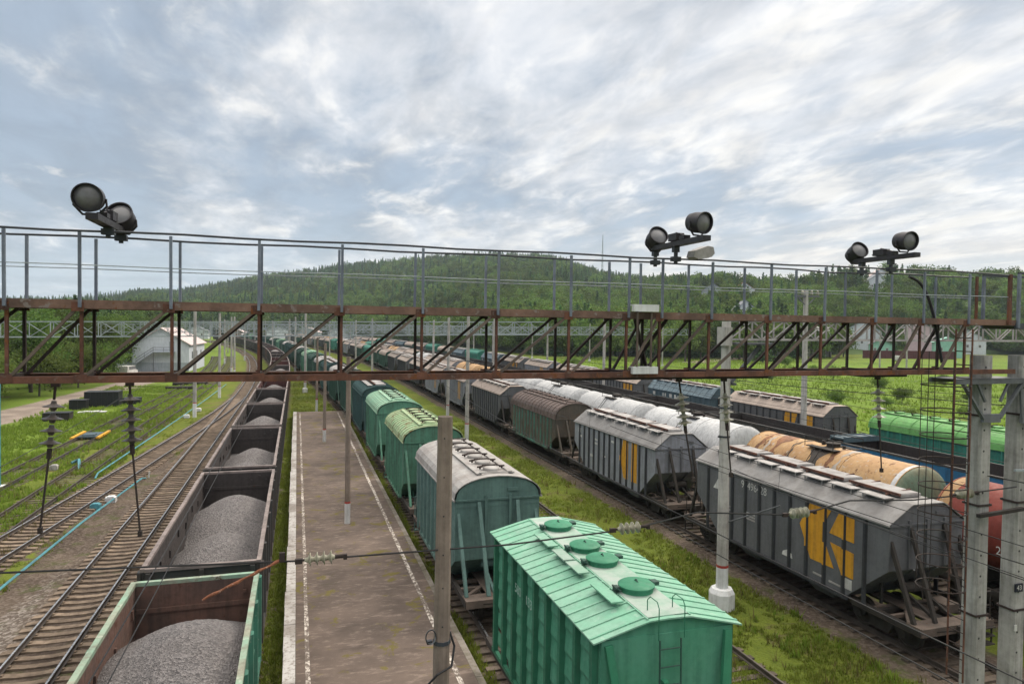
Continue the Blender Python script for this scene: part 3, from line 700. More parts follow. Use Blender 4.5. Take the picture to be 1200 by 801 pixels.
paint('gon_inside_dark',(.045,.038,.037),(.034,.029,.029),da=.5,rust=.25,rustcol=(.065,.036,.028),dirt=(.02,.018,.017))
paint('gon_inside_red',(.105,.035,.032),(.07,.03,.03),da=.5,rust=.2,dirt=(.03,.022,.022))
paint('gon_blue',(.02,.13,.28),(.018,.10,.22),da=.35,rust=.1)

def text_mesh(name, body, size, mat):
    cu = bpy.data.curves.new(name,'FONT'); cu.body = body; cu.size = size; cu.extrude = .001; cu.align_x = 'CENTER'; cu.align_y = 'CENTER'
    o = bpy.data.objects.new('tmp', cu); COL.objects.link(o); bpy.context.view_layer.update()
    me = bpy.data.meshes.new_from_object(o.evaluated_get(bpy.context.evaluated_depsgraph_get()))
    bpy.data.objects.remove(o); bpy.data.curves.remove(cu); me.name = name; me.materials.clear(); me.materials.append(mat)
    return me
def side_text(root, body, size, x, y, z, mat=None, name='lettering', sx=1.):
    """text on the left (minus x) face, read from outside"""
    o = bpy.data.objects.new(name, text_mesh(name, body, size, mat or M['signwhite'])); COL.objects.link(o); o.parent = root
    o.location = (x,y,z); o.rotation_euler = (PI/2,0,-PI/2); o.scale = (sx,1,1); return o
def side_poly(mb, poly, x, ribs=(), rw=.035):   # poly in (y,z) on the left face; thin plate, carried over the rib faces
    mb.prism(poly, x-.012, x-.002, 'x')
    for yr in ribs:
        for y in (yr,):
            zs = []
            for (a,b_),(c_,d_) in zip(poly, poly[1:]+poly[:1]):
                if (a-y)*(c_-y) < 0: zs.append(b_+(d_-b_)*(y-a)/(c_-a))
            zs.sort()
            for z0,z1 in zip(zs[::2],zs[1::2]):
                if z1-z0 > .05: mb.box(x-.092,x-.084,y-rw,y+rw,z0,z1)
def rib_ys(L, endcut, nrib): return [-L/2+endcut*.55+(L-1.1*endcut)*i/(nrib-1) for i in range(nrib)]

def place(root, k, Y, flip=False):
    root.location = (TR[k](Y),Y,0); root.rotation_euler = (0,0,tdir(k,Y)+(PI if flip else 0)); return root

# ------------------------------------------------------------------ gondolas
def gondola(label, out, rim, ins, group, L=12.95, W2=1.565, zt=3.48, zb=1.15):
    root = empty('gondola_wagon'); tag(root, label, 'gondola wagon', group)
    t_ = .09; mb = MB()
    for sx in (-1,1):
        x = sx*(W2-.018)
        for i in range(8):
            y = -L/2+.12+(L-.24)*i/7
            mb.prism([(x,y-.16),(x+sx*.10,y-.09),(x+sx*.10,y+.09),(x,y+.16)], zb-.12, zt-.1, 'z')
        mb.box(*sorted((x,x+sx*.09)),-L/2,L/2,zb-.13,zb+.05); mb.box(*sorted((x,x+sx*.03)),-L/2+.02,L/2-.02,2.2,2.26)
        mb.box(*sorted((sx*(W2-t_),sx*(W2-.02))),-L/2,L/2,zb,zt-.1); mb.build('side_wall', out, root); mb = MB()
    for sy in (-1,1):
        mb = MB(); a,c = sorted((sy*(L/2-t_),sy*(L/2-.02))); mb.box(-W2+t_+.003,W2-t_-.003,a,c,zb,zt-.1)
        y = sy*(L/2-.018)
        for z in (1.5,2.1,2.75): mb.box(-W2+.1,W2-.1,*sorted((y,y+sy*.09)),z-.09,z+.09)
        for x in (-1.35,0,1.35): mb.box(x-.06,x+.06,*sorted((y,y+sy*.12)),zb,zt-.12)
        mb.build('end_wall', out, root)
    mb = MB()   # lining seen from above
    for sx in (-1,1): mb.box(*sorted((sx*(W2-t_-.004),sx*(W2-t_-.016))),-L/2+t_+.02,L/2-t_-.02,zb+.02,zt-.1)
    for sy in (-1,1):
        y = sy*(L/2-t_-.004); mb.box(-W2+t_+.02,W2-t_-.02,*sorted((y,y-sy*.012)),zb+.02,zt-.1)
        mb.box(-W2+t_+.03,W2-t_-.03,*sorted((y-sy*.014,y-sy*.05)),2.66,2.78)
        for x in (.55,.9,1.2): mb.box(x-.03,x+.05,*sorted((y-sy*.014,y-sy*.07)),3.08+.1*math.sin(9*x),3.16+.1*math.sin(9*x))
    for sx in (-1,1):
        for i in range(8):
            y = -L/2+.6+(L-1.2)*i/7; x = sx*(W2-t_-.018)
            mb.box(*sorted((x,x-sx*.05)),y-.04,y+.04,2.5+.2*(i%2),2.75+.2*(i%2))
    mb.box(-W2+t_+.02,W2-t_-.02,-L/2+t_+.02,L/2-t_-.02,zb-.02,zb+.018)
    mb.build('lining', ins, root)
    mb = MB()
    for sx in (-1,1):
        pts = [(sx*(W2-.05)+.012*mnoise.noise((y*.8,sx*3,len(label))), y, zt-.1+.012*mnoise.noise((y*.6,sx*5,len(label)))) for y in np.linspace(-L/2+.002,L/2-.002,14)]
        mb.sweep(pts, [(-.06,0),(.065,0),(.065,.1),(-.06,.1)])
    for sy in (-1,1): mb.box(-W2+.115,W2-.115,*sorted((sy*(L/2-.11),sy*(L/2+.03))),zt-.1,zt-.004)
    mb.build('rim', rim, root)
    running_gear(root, L-.1, out)
    return root
m, t, b = new_mat('grey_gravel'); geo = t.new('ShaderNodeTexCoord'); P = geo.outputs['Object']
vo = t.new('ShaderNodeTexVoronoi'); vo.inputs['Scale'].default_value = 20; t.link(P,vo.inputs['Vector'])
vo2 = t.new('ShaderNodeTexVoronoi'); vo2.inputs['Scale'].default_value = 52; t.link(P,vo2.inputs['Vector'])
c = t.mix(t.ramp(vo.outputs['Color'],.1,.9), (.098,.094,.097), (.27,.255,.255))
c = t.mix(t.ramp(vo2.outputs['Color'],.2,.9,0,.6), c, (.17,.155,.155))
c = t.mix(t.ramp(t.noise(P,.8,4,.6),.35,.7,0,.45), c, (.155,.14,.138))
t.link(c,b.inputs['Base Color']); b.inputs['Roughness'].default_value = .95
bp = t.new('ShaderNodeBump'); bp.inputs['Strength'].default_value=1; bp.inputs['Distance'].default_value=.06
t.link(t.math('ADD',vo.outputs['Distance'],t.math('MULTIPLY',vo2.outputs['Distance'],.5)),bp.inputs['Height']); t.link(bp.outputs[0],b.inputs['Normal'])
M['gravel'] = m
def gravel(seed, peaks, base=2.05, res=(44,130), L=12.72, W2=1.455):
    xs = np.linspace(-W2,W2,res[0]); ys = np.linspace(-L/2,L/2,res[1]); X,Y = np.meshgrid(xs,ys); Z = np.full_like(X,base-.25)
    for (px,py,h,rad) in peaks:
        r = np.sqrt((X-px)**2*.8+(Y-py)**2*.42); Z = np.maximum(Z, h-.70*np.sqrt(r**2+.16))
    for i in range(X.shape[0]):
        for j in range(X.shape[1]): Z[i,j] += .05*mnoise.noise((X[i,j]*1.3,Y[i,j]*1.3,seed)) + (.028*mnoise.noise((X[i,j]*9,Y[i,j]*9,seed)) if res[1]>60 else 0)
    idx = np.arange(X.size).reshape(X.shape); Fq = np.stack([idx[:-1,:-1],idx[:-1,1:],idx[1:,1:],idx[1:,:-1]],-1).reshape(-1,4)
    return np_mesh('gravel_load', np.stack([X,Y,Z],-1).reshape(-1,3), Fq, M['gravel'], True)
ORD = ['','nearest','second','third','fourth','fifth','sixth','seventh','eighth','ninth','tenth','eleventh','twelfth','thirteenth','fourteenth','fifteenth','sixteenth']
GA = 'gravel gondolas beside the platform'
gA = [gondola('nearest gravel gondola, green with chipped green rim and rusty inside end wall', M['gon_green'],M['gon_rim_green'],M['gon_inside'],GA),
      gondola('second gravel gondola from the camera, dark with brown rim, behind the green one', M['gon_dark'],M['gon_rim'],M['gon_inside_dark'],GA),
      gondola('third gravel gondola from the camera, blackish with stained inside end wall', M['gon_dark'],M['gon_rim'],M['gon_inside_dark'],GA),
      gondola('fourth gravel gondola from the camera, dark grey, behind the stained black one', M['gon_dark'],M['gon_rim'],M['gon_inside_dark'],GA),
      gondola('fifth gravel gondola from the camera, under the rusty gantry beam', M['gon_dark'],M['gon_rim'],M['gon_inside_dark'],GA),
      gondola('sixth gravel gondola from the camera, with dark red inside end wall', M['gon_brown'],M['gon_rim'],M['gon_inside_red'],GA)]
heaps = [[(.2,2.9,3.86,1),(.0,-2.0,3.7,1)], [(.15,3.0,3.42,1),(.1,-1.6,3.16,1),(0,-4.6,2.9,1)], [(.15,2.2,3.12,1),(.05,-2.6,3.2,1)], [(.1,1.4,3.35,1),(0,-3.9,3.0,1)], [(.1,3.0,3.2,1),(0,-2.5,3.2,1)], [(0,3.0,3.3,1),(0,-3,3.1,1)]]
low = [gravel(90+i,hp,2.0,(14,30)) for i,hp in enumerate(heaps)]
RED = gA[5]; DARK = gA[4]
for i in range(29):
    Y = 13.53+13.92*i
    if i < 6: r = gA[i]
    else:
        src = RED if i in (6,8,9,13) else DARK
        r = dup(src, skip=('bogie','coupler') if i > 9 else ())
        if i < 14: r['label'] = f'{ORD[i+1]} gravel gondola from the camera in the train beside the platform'
        else: r['label'] = 'distant dark gondola of the gravel train in the far curve'; r['group'] = 'far gravel gondolas in the curve'
    place(r,'A',Y)
    gm = gravel(i+1,heaps[i],2.05) if i < 3 else (low[i%6])
    o = bpy.data.objects.new('gravel_load', gm); COL.objects.link(o); place(o,'A',Y)
    if i < 14: tag(o, f'grey gravel heaped inside the {ORD[i+1]} gondola from the camera', 'gravel heap', 'gravel loads in the gondolas')
    else: tag(o, 'grey gravel in a distant gondola in the far curve', 'gravel heap', 'gravel loads of the far gondolas')

# ------------------------------------------------------------------ hopper train right of the platform (track B)
GB = 'green hopper train right of the platform'
def cement():
    L=7.12; Lf=8.7; ze=4.44; W2=1.55; g_ = M['hopper_green']; rfm = M['pale_green_roof']
    root = empty('hopper_wagon'); tag(root,'bright green cement hopper with four round lids on its pale roof, nearest','hopper wagon',GB)
    mb = MB(); mb.prism([(-L/2,ze-.02),(-L/2,2.75),(-L/2+1.35,1.15),(L/2-1.35,1.15),(L/2,2.75),(L/2,ze-.02)],-1.43,1.43,'x')
    mb.prism([(-1.5,ze-.02),(-.9,ze+.14),(-.42,ze+.235),(.42,ze+.235),(.9,ze+.14),(1.5,ze-.02)],-L/2+.03,L/2-.03)
    for y in (-1.3,1.3):
        mb.add([(-1.2,y-1.1,1.15),(-1.2,y+1.1,1.15),(1.2,y+1.1,1.15),(1.2,y-1.1,1.15),(-.3,y-.3,.4),(-.3,y+.3,.4),(.3,y+.3,.4),(.3,y-.3,.4)],[(0,1,5,4),(1,2,6,5),(2,3,7,6),(3,0,4,7),(4,5,6,7)])
    for sx in (-1,1):                         # pressed swages between the ribs
        x = sx*1.432; ys = [-L/2+.22+(L-.44)*i/8 for i in range(9)]
        for y0,y1 in zip(ys[:-1],ys[1:]):
            for k in range(6):
                z = 1.3+k*.52
                q = [(x,y0+.10,z),(x,y1-.10,z),(x+sx*.03,y1-.13,z+.10),(x+sx*.03,y0+.13,z+.10),(x,y0+.10,z+.42),(x,y1-.10,z+.42)]
                mb.add(q,[(0,1,2,3),(3,2,5,4)] if sx<0 else [(3,2,1,0),(4,5,2,3)])
    mb.build('body', M['hopper_panel'], root)
    mb = MB(); n = 9
    ys = [-L/2+.22+(L-.44)*i/(n-1) for i in range(n)]
    for sx in (-1,1):
        mb = MB()
        for y in ys:
            x = sx*1.432; mb.prism([(x,y-.10),(x+sx*.12,y-.07),(x+sx*.12,y+.07),(x,y+.10)], 1.1, ze-.05,'z')
        mb.box(*sorted((x,x+sx*.1)),-L/2,L/2,1.02,1.14)
        mb.build('side_rib', M['hopper_rib'], root)
    mb = MB()
    for sy in (-1,1):
        y = sy*(L/2)
        for sx in (-1,1):
            mb.bar((sx*1.30,y+sy*.03,ze-.1),(sx*.85,sy*(Lf/2-.3),1.1),.15,.09)
        mb.box(-1.43,1.43,*sorted((y+sy*.003,y+sy*.04)),2.72,2.80)
        mb.box(-.16,-.05,*sorted((y,y+sy*.14)),3.45,3.53)
    mb.build('end_brace', g_, root)
    prof = [(-1.62,ze-.01),(-.9,ze+.175),(-.44,ze+.285),(0,ze+.30),(.44,ze+.285),(.9,ze+.175),(1.62,ze-.01)]
    mb = MB(); mb.shell(prof,-L/2-.06,L/2+.06,.03); mb.build('roof', rfm, root)
    mb = MB()
    for i in range(19):
        y = -L/2+.12+(L-.24)*i/18
        for sx in (-1,1):
            mb.bar((sx*1.61,y,ze+.0),(sx*.9,y,ze+.183),.045,.03); mb.bar((sx*.9,y,ze+.183),(sx*.46,y,ze+.29),.045,.03)
    for sx in (-1,1): mb.bar((sx*.46,-L/2,ze+.296),(sx*.46,L/2,ze+.296),.03,.02)
    mb.build('roof_seam', rfm, root)
    mb = MB(); mb.box(-.44,.44,-L/2+.05,L/2-.05,ze+.302,ze+.312); mb.build('roof_panel', M['dusty_roof_panel'], root)
    for yy in (17.63,15.78,14.75,13.04):
        y = yy-15.23
        mb = MB(); mb.lathe([(.36,ze+.31),(.36,ze+.40),(.39,ze+.41),(.39,ze+.44),(.33,ze+.475),(.03,ze+.50)],26,Matrix.Translation((0,y,0)))
        h = mb.build('hatch', g_, root, True)
        mb = MB(); mb.box(.36,.50,y-.09,y+.09,ze+.40,ze+.47); mb.tube([(-.4,y-.1,ze+.36),(-.5,y-.1,ze+.42),(-.5,y+.1,ze+.42),(-.4,y+.1,ze+.36)],.025,6); mb.box(-.52,-.42,y-.07,y+.07,ze+.33,ze+.44)
        mb.tube([(0,y-.06,ze+.50),(0,y,ze+.54),(0,y+.06,ze+.50)],.015,5)
        mb.build('hatch_latch', M['dark_green'], h)
    for y0,y1 in ((16.1,17.2),(15.05,15.85),(14.15,14.95),(12.45,13.5)):
        mb = MB(); x = -.72; mb.box(x-.14,x+.13,y0-15.23,y1-15.23,ze+.33,ze+.36)
        for y in (y0+.1,y1-.1): mb.box(x-.02,x+.02,y-15.25,y-15.21,ze+.2,ze+.33)
        mb.build('walk_plate', M['dusty_roof_panel'] if y0<16 and y0>13 else rfm, root)
    ladder(root,-.02,-L/2-.16,1.2,-L/2-.10,ze-.1,.46,M['dark_green'],9)
    mb = MB()
    for x in (-.28,.28):
        mb.tube([(x,-L/2-.1,ze-.1),(x,-L/2-.1,ze+.52),(x,-L/2-.02,ze+.62),(x,-L/2+.25,ze+.62),(x,-L/2+.36,ze+.52),(x,-L/2+.36,ze+.3)],.010,6)
    mb.build('grab_rail', M['hopper_rib'], root)
    side_text(root,'580',.33,-1.515,1.27,3.60,M['fadedtext'],'wagon_number',1.0); side_text(root,'133',.33,-1.515,.42,3.60,M['fadedtext'],'wagon_number',1.0)
    running_gear(root,Lf,g_); return root
M['fadedtext'] = W('faded_lettering',(.38,.52,.46),(.24,.40,.33),da=.5,rough=.7,var=0)
place(cement(),'B',15.23)
bowB = arch(1.57,4.18,4.98)
bowB2 = arch(1.57,4.18,5.02)
def bow(label, side, roof, rr=0, rib=None, L=8.1, prof=bowB, **k):
    return hopper(label, L, 10.9, 4.18, prof, side, roof, nrib=9, endcut=1.3, zlow=2.0, roof_ribs=rr, gable='plain', group=GB, rib=rib, hatch=k.pop('hatch','clamp'), zb=1.1, **k)
paint('gable_green',(.085,.125,.10),(.065,.10,.08),da=.45,rust=.05,dirt=(.05,.06,.05))
B_ = [ (27.6, bow('teal hopper with grey dusty round roof behind the bright green cement hopper', M['teal_side'],M['grey_round_roof'],0)),
       (39.6, bow('green hopper with rusty yellow-green ribbed round roof, third behind the cement hopper', M['worn_green_side'],M['yellow_green_roof'],14,L=7.6,prof=bowB2)),
       (52.0, bow('green hopper with pale mint roof just behind the yellow-green roofed hopper', M['worn_green_side'],M['mint_roof'],12,prof=bowB2)),
       (64.6, bow('dark teal hopper with ribbed dark roof and pale lids behind the mint roof', M['teal_dark'],M['teal_dark'],16,L=9.4,hatch='slab')),
       (76.8, bow('plain dark green hopper half hidden behind the grey concrete post and gantry beam', M['dark_green'],M['dark_green'],10)),
       (89.0, bow('dark hopper with whitish roof farther back in the green train', M['dark_green'],M['hatchgrey'],0)) ]
for Y,r in B_: place(r,'B',Y)
for i in range(22):
    Y = 101.2+12.2*i; src = B_[[3,5,4,2,4,5,4,3][i%8]][1]
    r = dup(src, skip=('bogie','coupler','step_rail','clamp'))
    if i < 6: r['label'] = f'{["dark teal","whitish roofed","dark green","mint roofed","deep green","pale roofed"][i]} hopper, {ORD[i+8]} from the camera in the green train'
    else: r['label'] = 'distant hopper at the far end of the green train'; r['group'] = 'far hoppers of the green train'
    place(r,'B',Y)
# last nearer wagon of the same train, only its end roof shows at the bottom edge
r = dup(B_[2][1]); r['label'] = 'pale green wagon roof peeking in at the bottom edge in front of the cement hopper'; place(r,'B',3.7)

# ------------------------------------------------------------------ grey hopper train (track D)
GD = 'grey hopper train with yellow emblems'
kprof = poly_roof(1.57,4.03,4.66,.72)
kw = dict(frame=M['under'], rib=M['k_rib'], endcut=1.75, zlow=2.5, zb=1.05, ribw=.10)
K1 = hopper('nearest dark grey hopper with large orange emblem and white number, beside the ladder',11.2,13.6,4.03,kprof,M['k_grey'],M['k_roof'],nrib=11,hatch='slab',group=GD,endmat=M['k_grey'],**kw)
def emblem(root, x, y0, sc_=1.):
    mb = MB()
    P_ = lambda L: [(y0+(a-20.1)*sc_, b) for a,b in L]
    rb = rib_ys(11.2,1.75,11)
    for pl_ in ([(21.1,3.86),(20.02,3.86),(20.36,3.3),(20.36,2.7),(19.86,1.80),(21.03,1.79),(21.63,2.95)],[(19.66,3.86),(18.95,3.86),(18.95,2.98),(20.10,3.02)],[(20.05,2.70),(18.95,2.62),(18.95,1.72),(19.5,1.74)]):
        side_poly(mb, P_(pl_), x, rb)
    return mb.build('emblem', M['emblem'], root)
emblem(K1,-1.572,20.1-23.1)
side_text(K1,'95496428',.46,-1.579,24.45-23.1,3.64,name='wagon_number',sx=.92)
mb = MB(); side_poly(mb,[(27.35-23.1,3.02),(26.95-23.1,3.02),(26.95-23.1,3.55)],-1.572)
side_poly(mb,[(22.6-23.1,1.45),(22.0-23.1,1.45),(22.05-23.1,1.62),(22.3-23.1,1.72),(22.55-23.1,1.60)],-1.572)
side_poly(mb,[(19.35-23.1,1.30),(19.0-23.1,1.30),(19.0-23.1,1.66),(19.35-23.1,1.66)],-1.572); mb.build('stencil', M['signwhite'], K1)
mb = MB()
for yy,zz_ in ((26.3,2.45),(26.3,2.3),(24.6,2.5),(24.6,2.38),(24.6,2.26),(20.6,1.32),(19.8,1.28),(26.6,3.55)):
    side_poly(mb,[(yy+.28-23.1,zz_-.035),(yy-.28-23.1,zz_-.035),(yy-.28-23.1,zz_+.035),(yy+.28-23.1,zz_+.035)],-1.572)
mb.build('small_stencil', M['hatchgrey'], K1)
kprof2 = poly_roof(1.57,3.82,4.6,.70)
K2 = hopper('second grey hopper with orange emblem stripes between dark ribs and pale roof lids',11.2,13.6,3.82,kprof2,M['pale_grey_side'],M['k_roof'],nrib=13,hatch='slab',group=GD,endmat=M['k_grey'],**{**kw,'rib':M['k_rib']})
mb = MB()
side_poly(mb,[(36.68-38.5,3.76),(36.05-38.5,3.76),(36.05-38.5,1.5),(36.6-38.5,1.5),(37.0-38.5,2.6)],-1.572,rib_ys(11.2,1.75,13),.04); side_poly(mb,[(35.45-38.5,3.74),(34.95-38.5,3.74),(34.95-38.5,1.5),(35.4-38.5,1.5),(35.65-38.5,2.0)],-1.572,rib_ys(11.2,1.75,13),.04)
mb.build('emblem', M['emblem'], K2)
mb = MB()
for yy,zz_,h in ((43.2,3.2,.3),(43.0,2.9,.14),(40.5,3.05,.12),(40.5,2.8,.12),(41.2,1.9,.16),(39.3,2.2,.1),(38.1,3.3,.12)):
    side_poly(mb,[(yy+.2-38.5,zz_),(yy-.2-38.5,zz_),(yy-.2-38.5,zz_+h),(yy+.2-38.5,zz_+h)],-1.572)
mb.build('stencil', M['signwhite'], K2)
H3 = hopper('brown roofed hopper with peeling turquoise ribs behind the second grey hopper',11.0,13.4,3.45,arch(1.57,3.45,4.6),M['brown_end'],M['brown_roof'],nrib=13,endcut=1.6,zlow=2.1,zb=1.08,roof_ribs=15,gable='plain',hatch='clamp',group=GD,rib=M['greenish_rib'],endmat=M['brown_end'],ribw=.13)
H4 = hopper('dark grey hopper with taupe roof, fourth from the camera in the grey train',11.2,13.6,3.82,kprof2,M['k_grey'],M['taupe_roof'],nrib=13,hatch='slab',group=GD,endmat=M['k_grey'],**{**kw,'rib':M['k_rib']})
H5 = hopper('pale grey hopper with yellow stripe and taupe roof, fifth in the grey train',11.2,13.6,3.82,kprof2,M['pale_grey_side'],M['taupe_roof'],nrib=13,hatch='slab',group=GD,endmat=M['pale_grey_side'],**{**kw,'rib':M['pale_grey_side']})
mb = MB(); side_poly(mb,[(-2.2,3.7),(-3.6,3.7),(-3.6,1.6),(-2.2,1.6)],-1.572); mb.build('emblem',M['emblem'],H5)
H6 = hopper('weathered green hopper far back in the grey train',11.2,13.6,3.6,arch(1.57,3.6,4.65),M['dark_green'],M['taupe_roof'],nrib=13,endcut=1.6,zlow=2.1,hatch='clamp',group=GD,gable='plain')
H7 = hopper('sea green hopper with bright roof far back in the grey train',11.2,13.6,3.9,arch(1.57,3.9,4.8),M['sea_green_side'],M['sea_green_side'],nrib=10,endcut=1.5,zlow=2.1,hatch='clamp',group=GD,gable='plain')
for Y,r in ((23.1,K1),(38.4,K2),(53.2,H3),(67.9,H4),(82.6,H5)): place(r,'D',Y)
place(H6,'D',170.8); place(H7,'D',185.5)
seqD = {97.3:H5,112.0:H4,126.7:H4,141.4:H4,156.1:H6,200.2:H6,214.9:H4,229.6:H5,244.3:H6,259.0:H7,273.7:H6,288.4:H4,303.1:H6,317.8:H5,332.5:H4,347.2:H6,361.9:H4,376.6:H5}
names = {97.3:'sixth hopper of the grey train, pale sided with a yellow patch',112.0:'seventh hopper of the grey train, dark with taupe roof',126.7:'eighth hopper of the grey train, dark with taupe roof',141.4:'ninth hopper of the grey train, dark with taupe roof',156.1:'tenth hopper of the grey train, dull green under taupe roof'}
for Y,src in seqD.items():
    r = dup(src, skip=() if Y < 120 else ('bogie','coupler','step_rail','clamp','hinge_bar')); place(r,'D',Y)
    r['label'] = names.get(Y,'distant hopper at the far end of the grey train')
    if Y not in names: r['group'] = 'far hoppers of the grey train'

# ------------------------------------------------------------------ tank wagons (track E)
GE = 'tank wagon train behind the grey hoppers'
def tank(label, mat, endmat, grime=True, R=1.58, zc=2.98, L=10.7, Lf=11.0, group=GE, bands=None):
    root = empty('tank_wagon'); tag(root,label,'tank wagon',group)
    Mx = Matrix.Translation((0,0,zc)) @ Matrix.Rotation(PI/2,4,'X')
    mb = MB(); n = 12; prof = [(R,-L/2+.35)]+[(R,-L/2+.35+(L-.7)*i/n) for i in range(1,n+1)]
    mb.lathe(prof,40,Mx); mb.build('barrel', mat, root, True)
    for sy in (-1,1):
        mb = MB(); pr = []
        for i in range(9):
            a = PI/2*i/8; pr.append((R*math.cos(a)*.999+.0005, sy*(L/2-.348+.52*math.sin(a))))
        pr[-1] = (.02,pr[-1][1]); mb.lathe(pr,40,Mx); mb.build('end_dome', endmat, root, True)
    mb = MB()
    for y in (-L/2+.35,-L/6,L/6,L/2-.35):
        pts = [(R*1.006*math.cos(a),y,zc+R*1.006*math.sin(a)) for a in np.linspace(-.5,PI+.5,28)]; mb.tube(pts,.022,5)
    mb.build('barrel_band', mat, root)
    if grime:
        mb = MB(); vs_=[]; 
        for a in np.linspace(.05,PI-.05,26):
            hw = .42+.16*math.sin(7*a); vs_ += [(1.003*R*math.cos(a),-hw,zc+1.003*R*math.sin(a)),(1.003*R*math.cos(a),hw+.05*math.cos(9*a),zc+1.003*R*math.sin(a))]
        mb.add(vs_,[(2*i,2*i+1,2*i+3,2*i+2) for i in range(25)]); mb.build('spill_stain', M['tank_grime'], root)
    zt = zc+R
    mb = MB(); mb.lathe([(.32,zt-.06),(.32,zt+.14),(.36,zt+.15),(.36,zt+.19),(.05,zt+.25)],20); mb.box(-.06,.5,-.06,.06,zt+.2,zt+.26)
    mb.tube([(0,.65,zt-.05),(0,.65,zt+.2)],.1,10); mb.tube([(0,-.7,zt-.05),(0,-.7,zt+.16)],.08,10)
    mb.build('manhole', M['under'], root, True)
    mb = MB()
    for x in (-.85,.45): mb.box(x,x+.4,-.95,.95,zt-.06,zt-.02)
    for sx in (-1,1):
        mb.tube([(sx*.9,-.95,zt-.05),(sx*.9,-.95,zt+.5),(sx*.9,.95,zt+.5),(sx*.9,.95,zt-.05)],.02,5)
        for d in (-.2,.2): mb.tube([(sx*.95,d,zt-.05),(sx*(R+.12),d,zc+.6),(sx*(R+.14),d,1.0)],.02,5)
        for k in range(8): mb.tube([(sx*(R+.13),-.2,1.1+.3*k),(sx*(R+.13),.2,1.1+.3*k)],.014,4)
    mb.build('ladder_platform', M['under'], root)
    mb = MB()
    for sy in (-1,1):
        y = sy*(Lf/2-1.95); pts = [(R*1.02*math.sin(a),zc-R*1.02*math.cos(a)) for a in np.linspace(-.85,.85,12)]
        mb.prism([(-1.3,1.06)]+pts+[(1.3,1.06)],y-.25,y+.25)
    mb.build('saddle', M['under'], root)
    running_gear(root,Lf,M['under']); end_details(root,Lf,Lf-1.2,M['under'],M['deck'],2.,brace=False)
    return root
T_red = tank('dark red tank wagon with white number behind the concrete gantry posts',M['tank_red'],M['tank_red'],False)
mb = MB()
pts = [(1.585*math.cos(a),4.98,2.98+1.585*math.sin(a)) for a in np.linspace(.9,PI+.3,24)]; mb.sweep
for a0,a1 in zip(np.linspace(.9,PI+.3,24)[:-1],np.linspace(.9,PI+.3,24)[1:]):
    c0,s0,c1,s1 = math.cos(a0),math.sin(a0),math.cos(a1),math.sin(a1); rr = 1.586
    mb.add([(rr*c0,4.55,2.98+rr*s0),(rr*c0,5.05,2.98+rr*s0),(rr*c1,5.05,2.98+rr*s1),(rr*c1,4.55,2.98+rr*s1)],[(0,1,2,3)])
mb.build('end_stripe', M['tank_orange'], T_red)
T_or = tank('orange peeling tank wagon with pale green end behind the nearest grey hopper',M['tank_orange'],M['tank_end_green'])
T_w = tank('white tank wagon next behind the orange peeling one',M['tank_white'],M['tank_white'],False)
T_y = tank('yellowish orange tank wagon beyond the row of white tanks',M['tank_orange'],M['tank_orange'],False)
mb = MB()
for a0,a1 in zip(np.linspace(-.2,PI+.2,30)[:-1],np.linspace(-.2,PI+.2,30)[1:]):
    c0,s0,c1,s1 = math.cos(a0),math.sin(a0),math.cos(a1),math.sin(a1); rr = 1.584
    mb.add([(rr*c0,-4.75,2.98+rr*s0),(rr*c0,-5.0,2.98+rr*s0),(rr*c1,-5.0,2.98+rr*s1),(rr*c1,-4.75,2.98+rr*s1)],[(0,1,2,3)])
mb.build('end_band', M['white'], T_or)
for yc,hw_,mm_ in ((2.9,.55,'tank_rust'),(1.75,.16,'tank_grime'),(4.1,.22,'tank_rust'),(-1.5,.2,'tank_pale'),(-.95,.16,'tank_rust'),(3.6,.12,'tank_pale')):
    mb = MB(); vs_ = []; A_ = np.linspace(.35+.3*math.sin(yc*3),PI+.15,30)
    for a in A_:
        q0 = hw_*(.55+.45*math.sin(5*a+yc*4))+.06*math.sin(17*a); q1 = hw_*(.6+.4*math.sin(4*a+yc*7))+.05*math.sin(13*a); rr = 1.587
        vs_ += [(rr*math.cos(a),yc-q0,2.98+rr*math.sin(a)),(rr*math.cos(a),yc+q1,2.98+rr*math.sin(a))]
    mb.add(vs_,[(2*i,2*i+1,2*i+3,2*i+2) for i in range(29)]); mb.build('rust_stain', M[mm_], T_or)
place(T_red,'E',15.6); place(T_or,'E',27.7); place(T_w,'E',39.8); place(T_y,'E',88.2)
for j,s_ in enumerate(('294',)):
    me = text_mesh('wagon_number',s_,.42,M['signwhite'])
    o = bpy.data.objects.new('wagon_number',me); COL.objects.link(o); o.parent = T_red; o.location = (-1.575,3.4-1.2,2.55); o.rotation_euler = (PI/2,0,-PI/2)
for i,(Y,lab) in enumerate(((51.9,'second white tank wagon beyond the orange one'),(64.0,'third white tank wagon, left of the brown hopper roof'),(76.1,'fourth white tank wagon, next to the yellowish tank'))):
    r = dup(T_w); r['label'] = lab; place(r,'E',Y)
farE = [T_y,H5,H5,T_w,H6,H5,T_y,H4,H5,H7]
for i in range(22):
    src = farE[i%10]; Y = 101.5+13.2*i
    r = dup(src, skip=('bogie','coupler','step_rail','clamp','hinge_bar','emblem')); place(r,'E',Y)
    if i == 0: r['label'] = 'second yellowish tank wagon, farthest of the orange tanks'
    else: r['label'] = 'distant pale wagon at the far end of the tank train'
    r['group'] = 'far wagons of the tank train' if i else GE

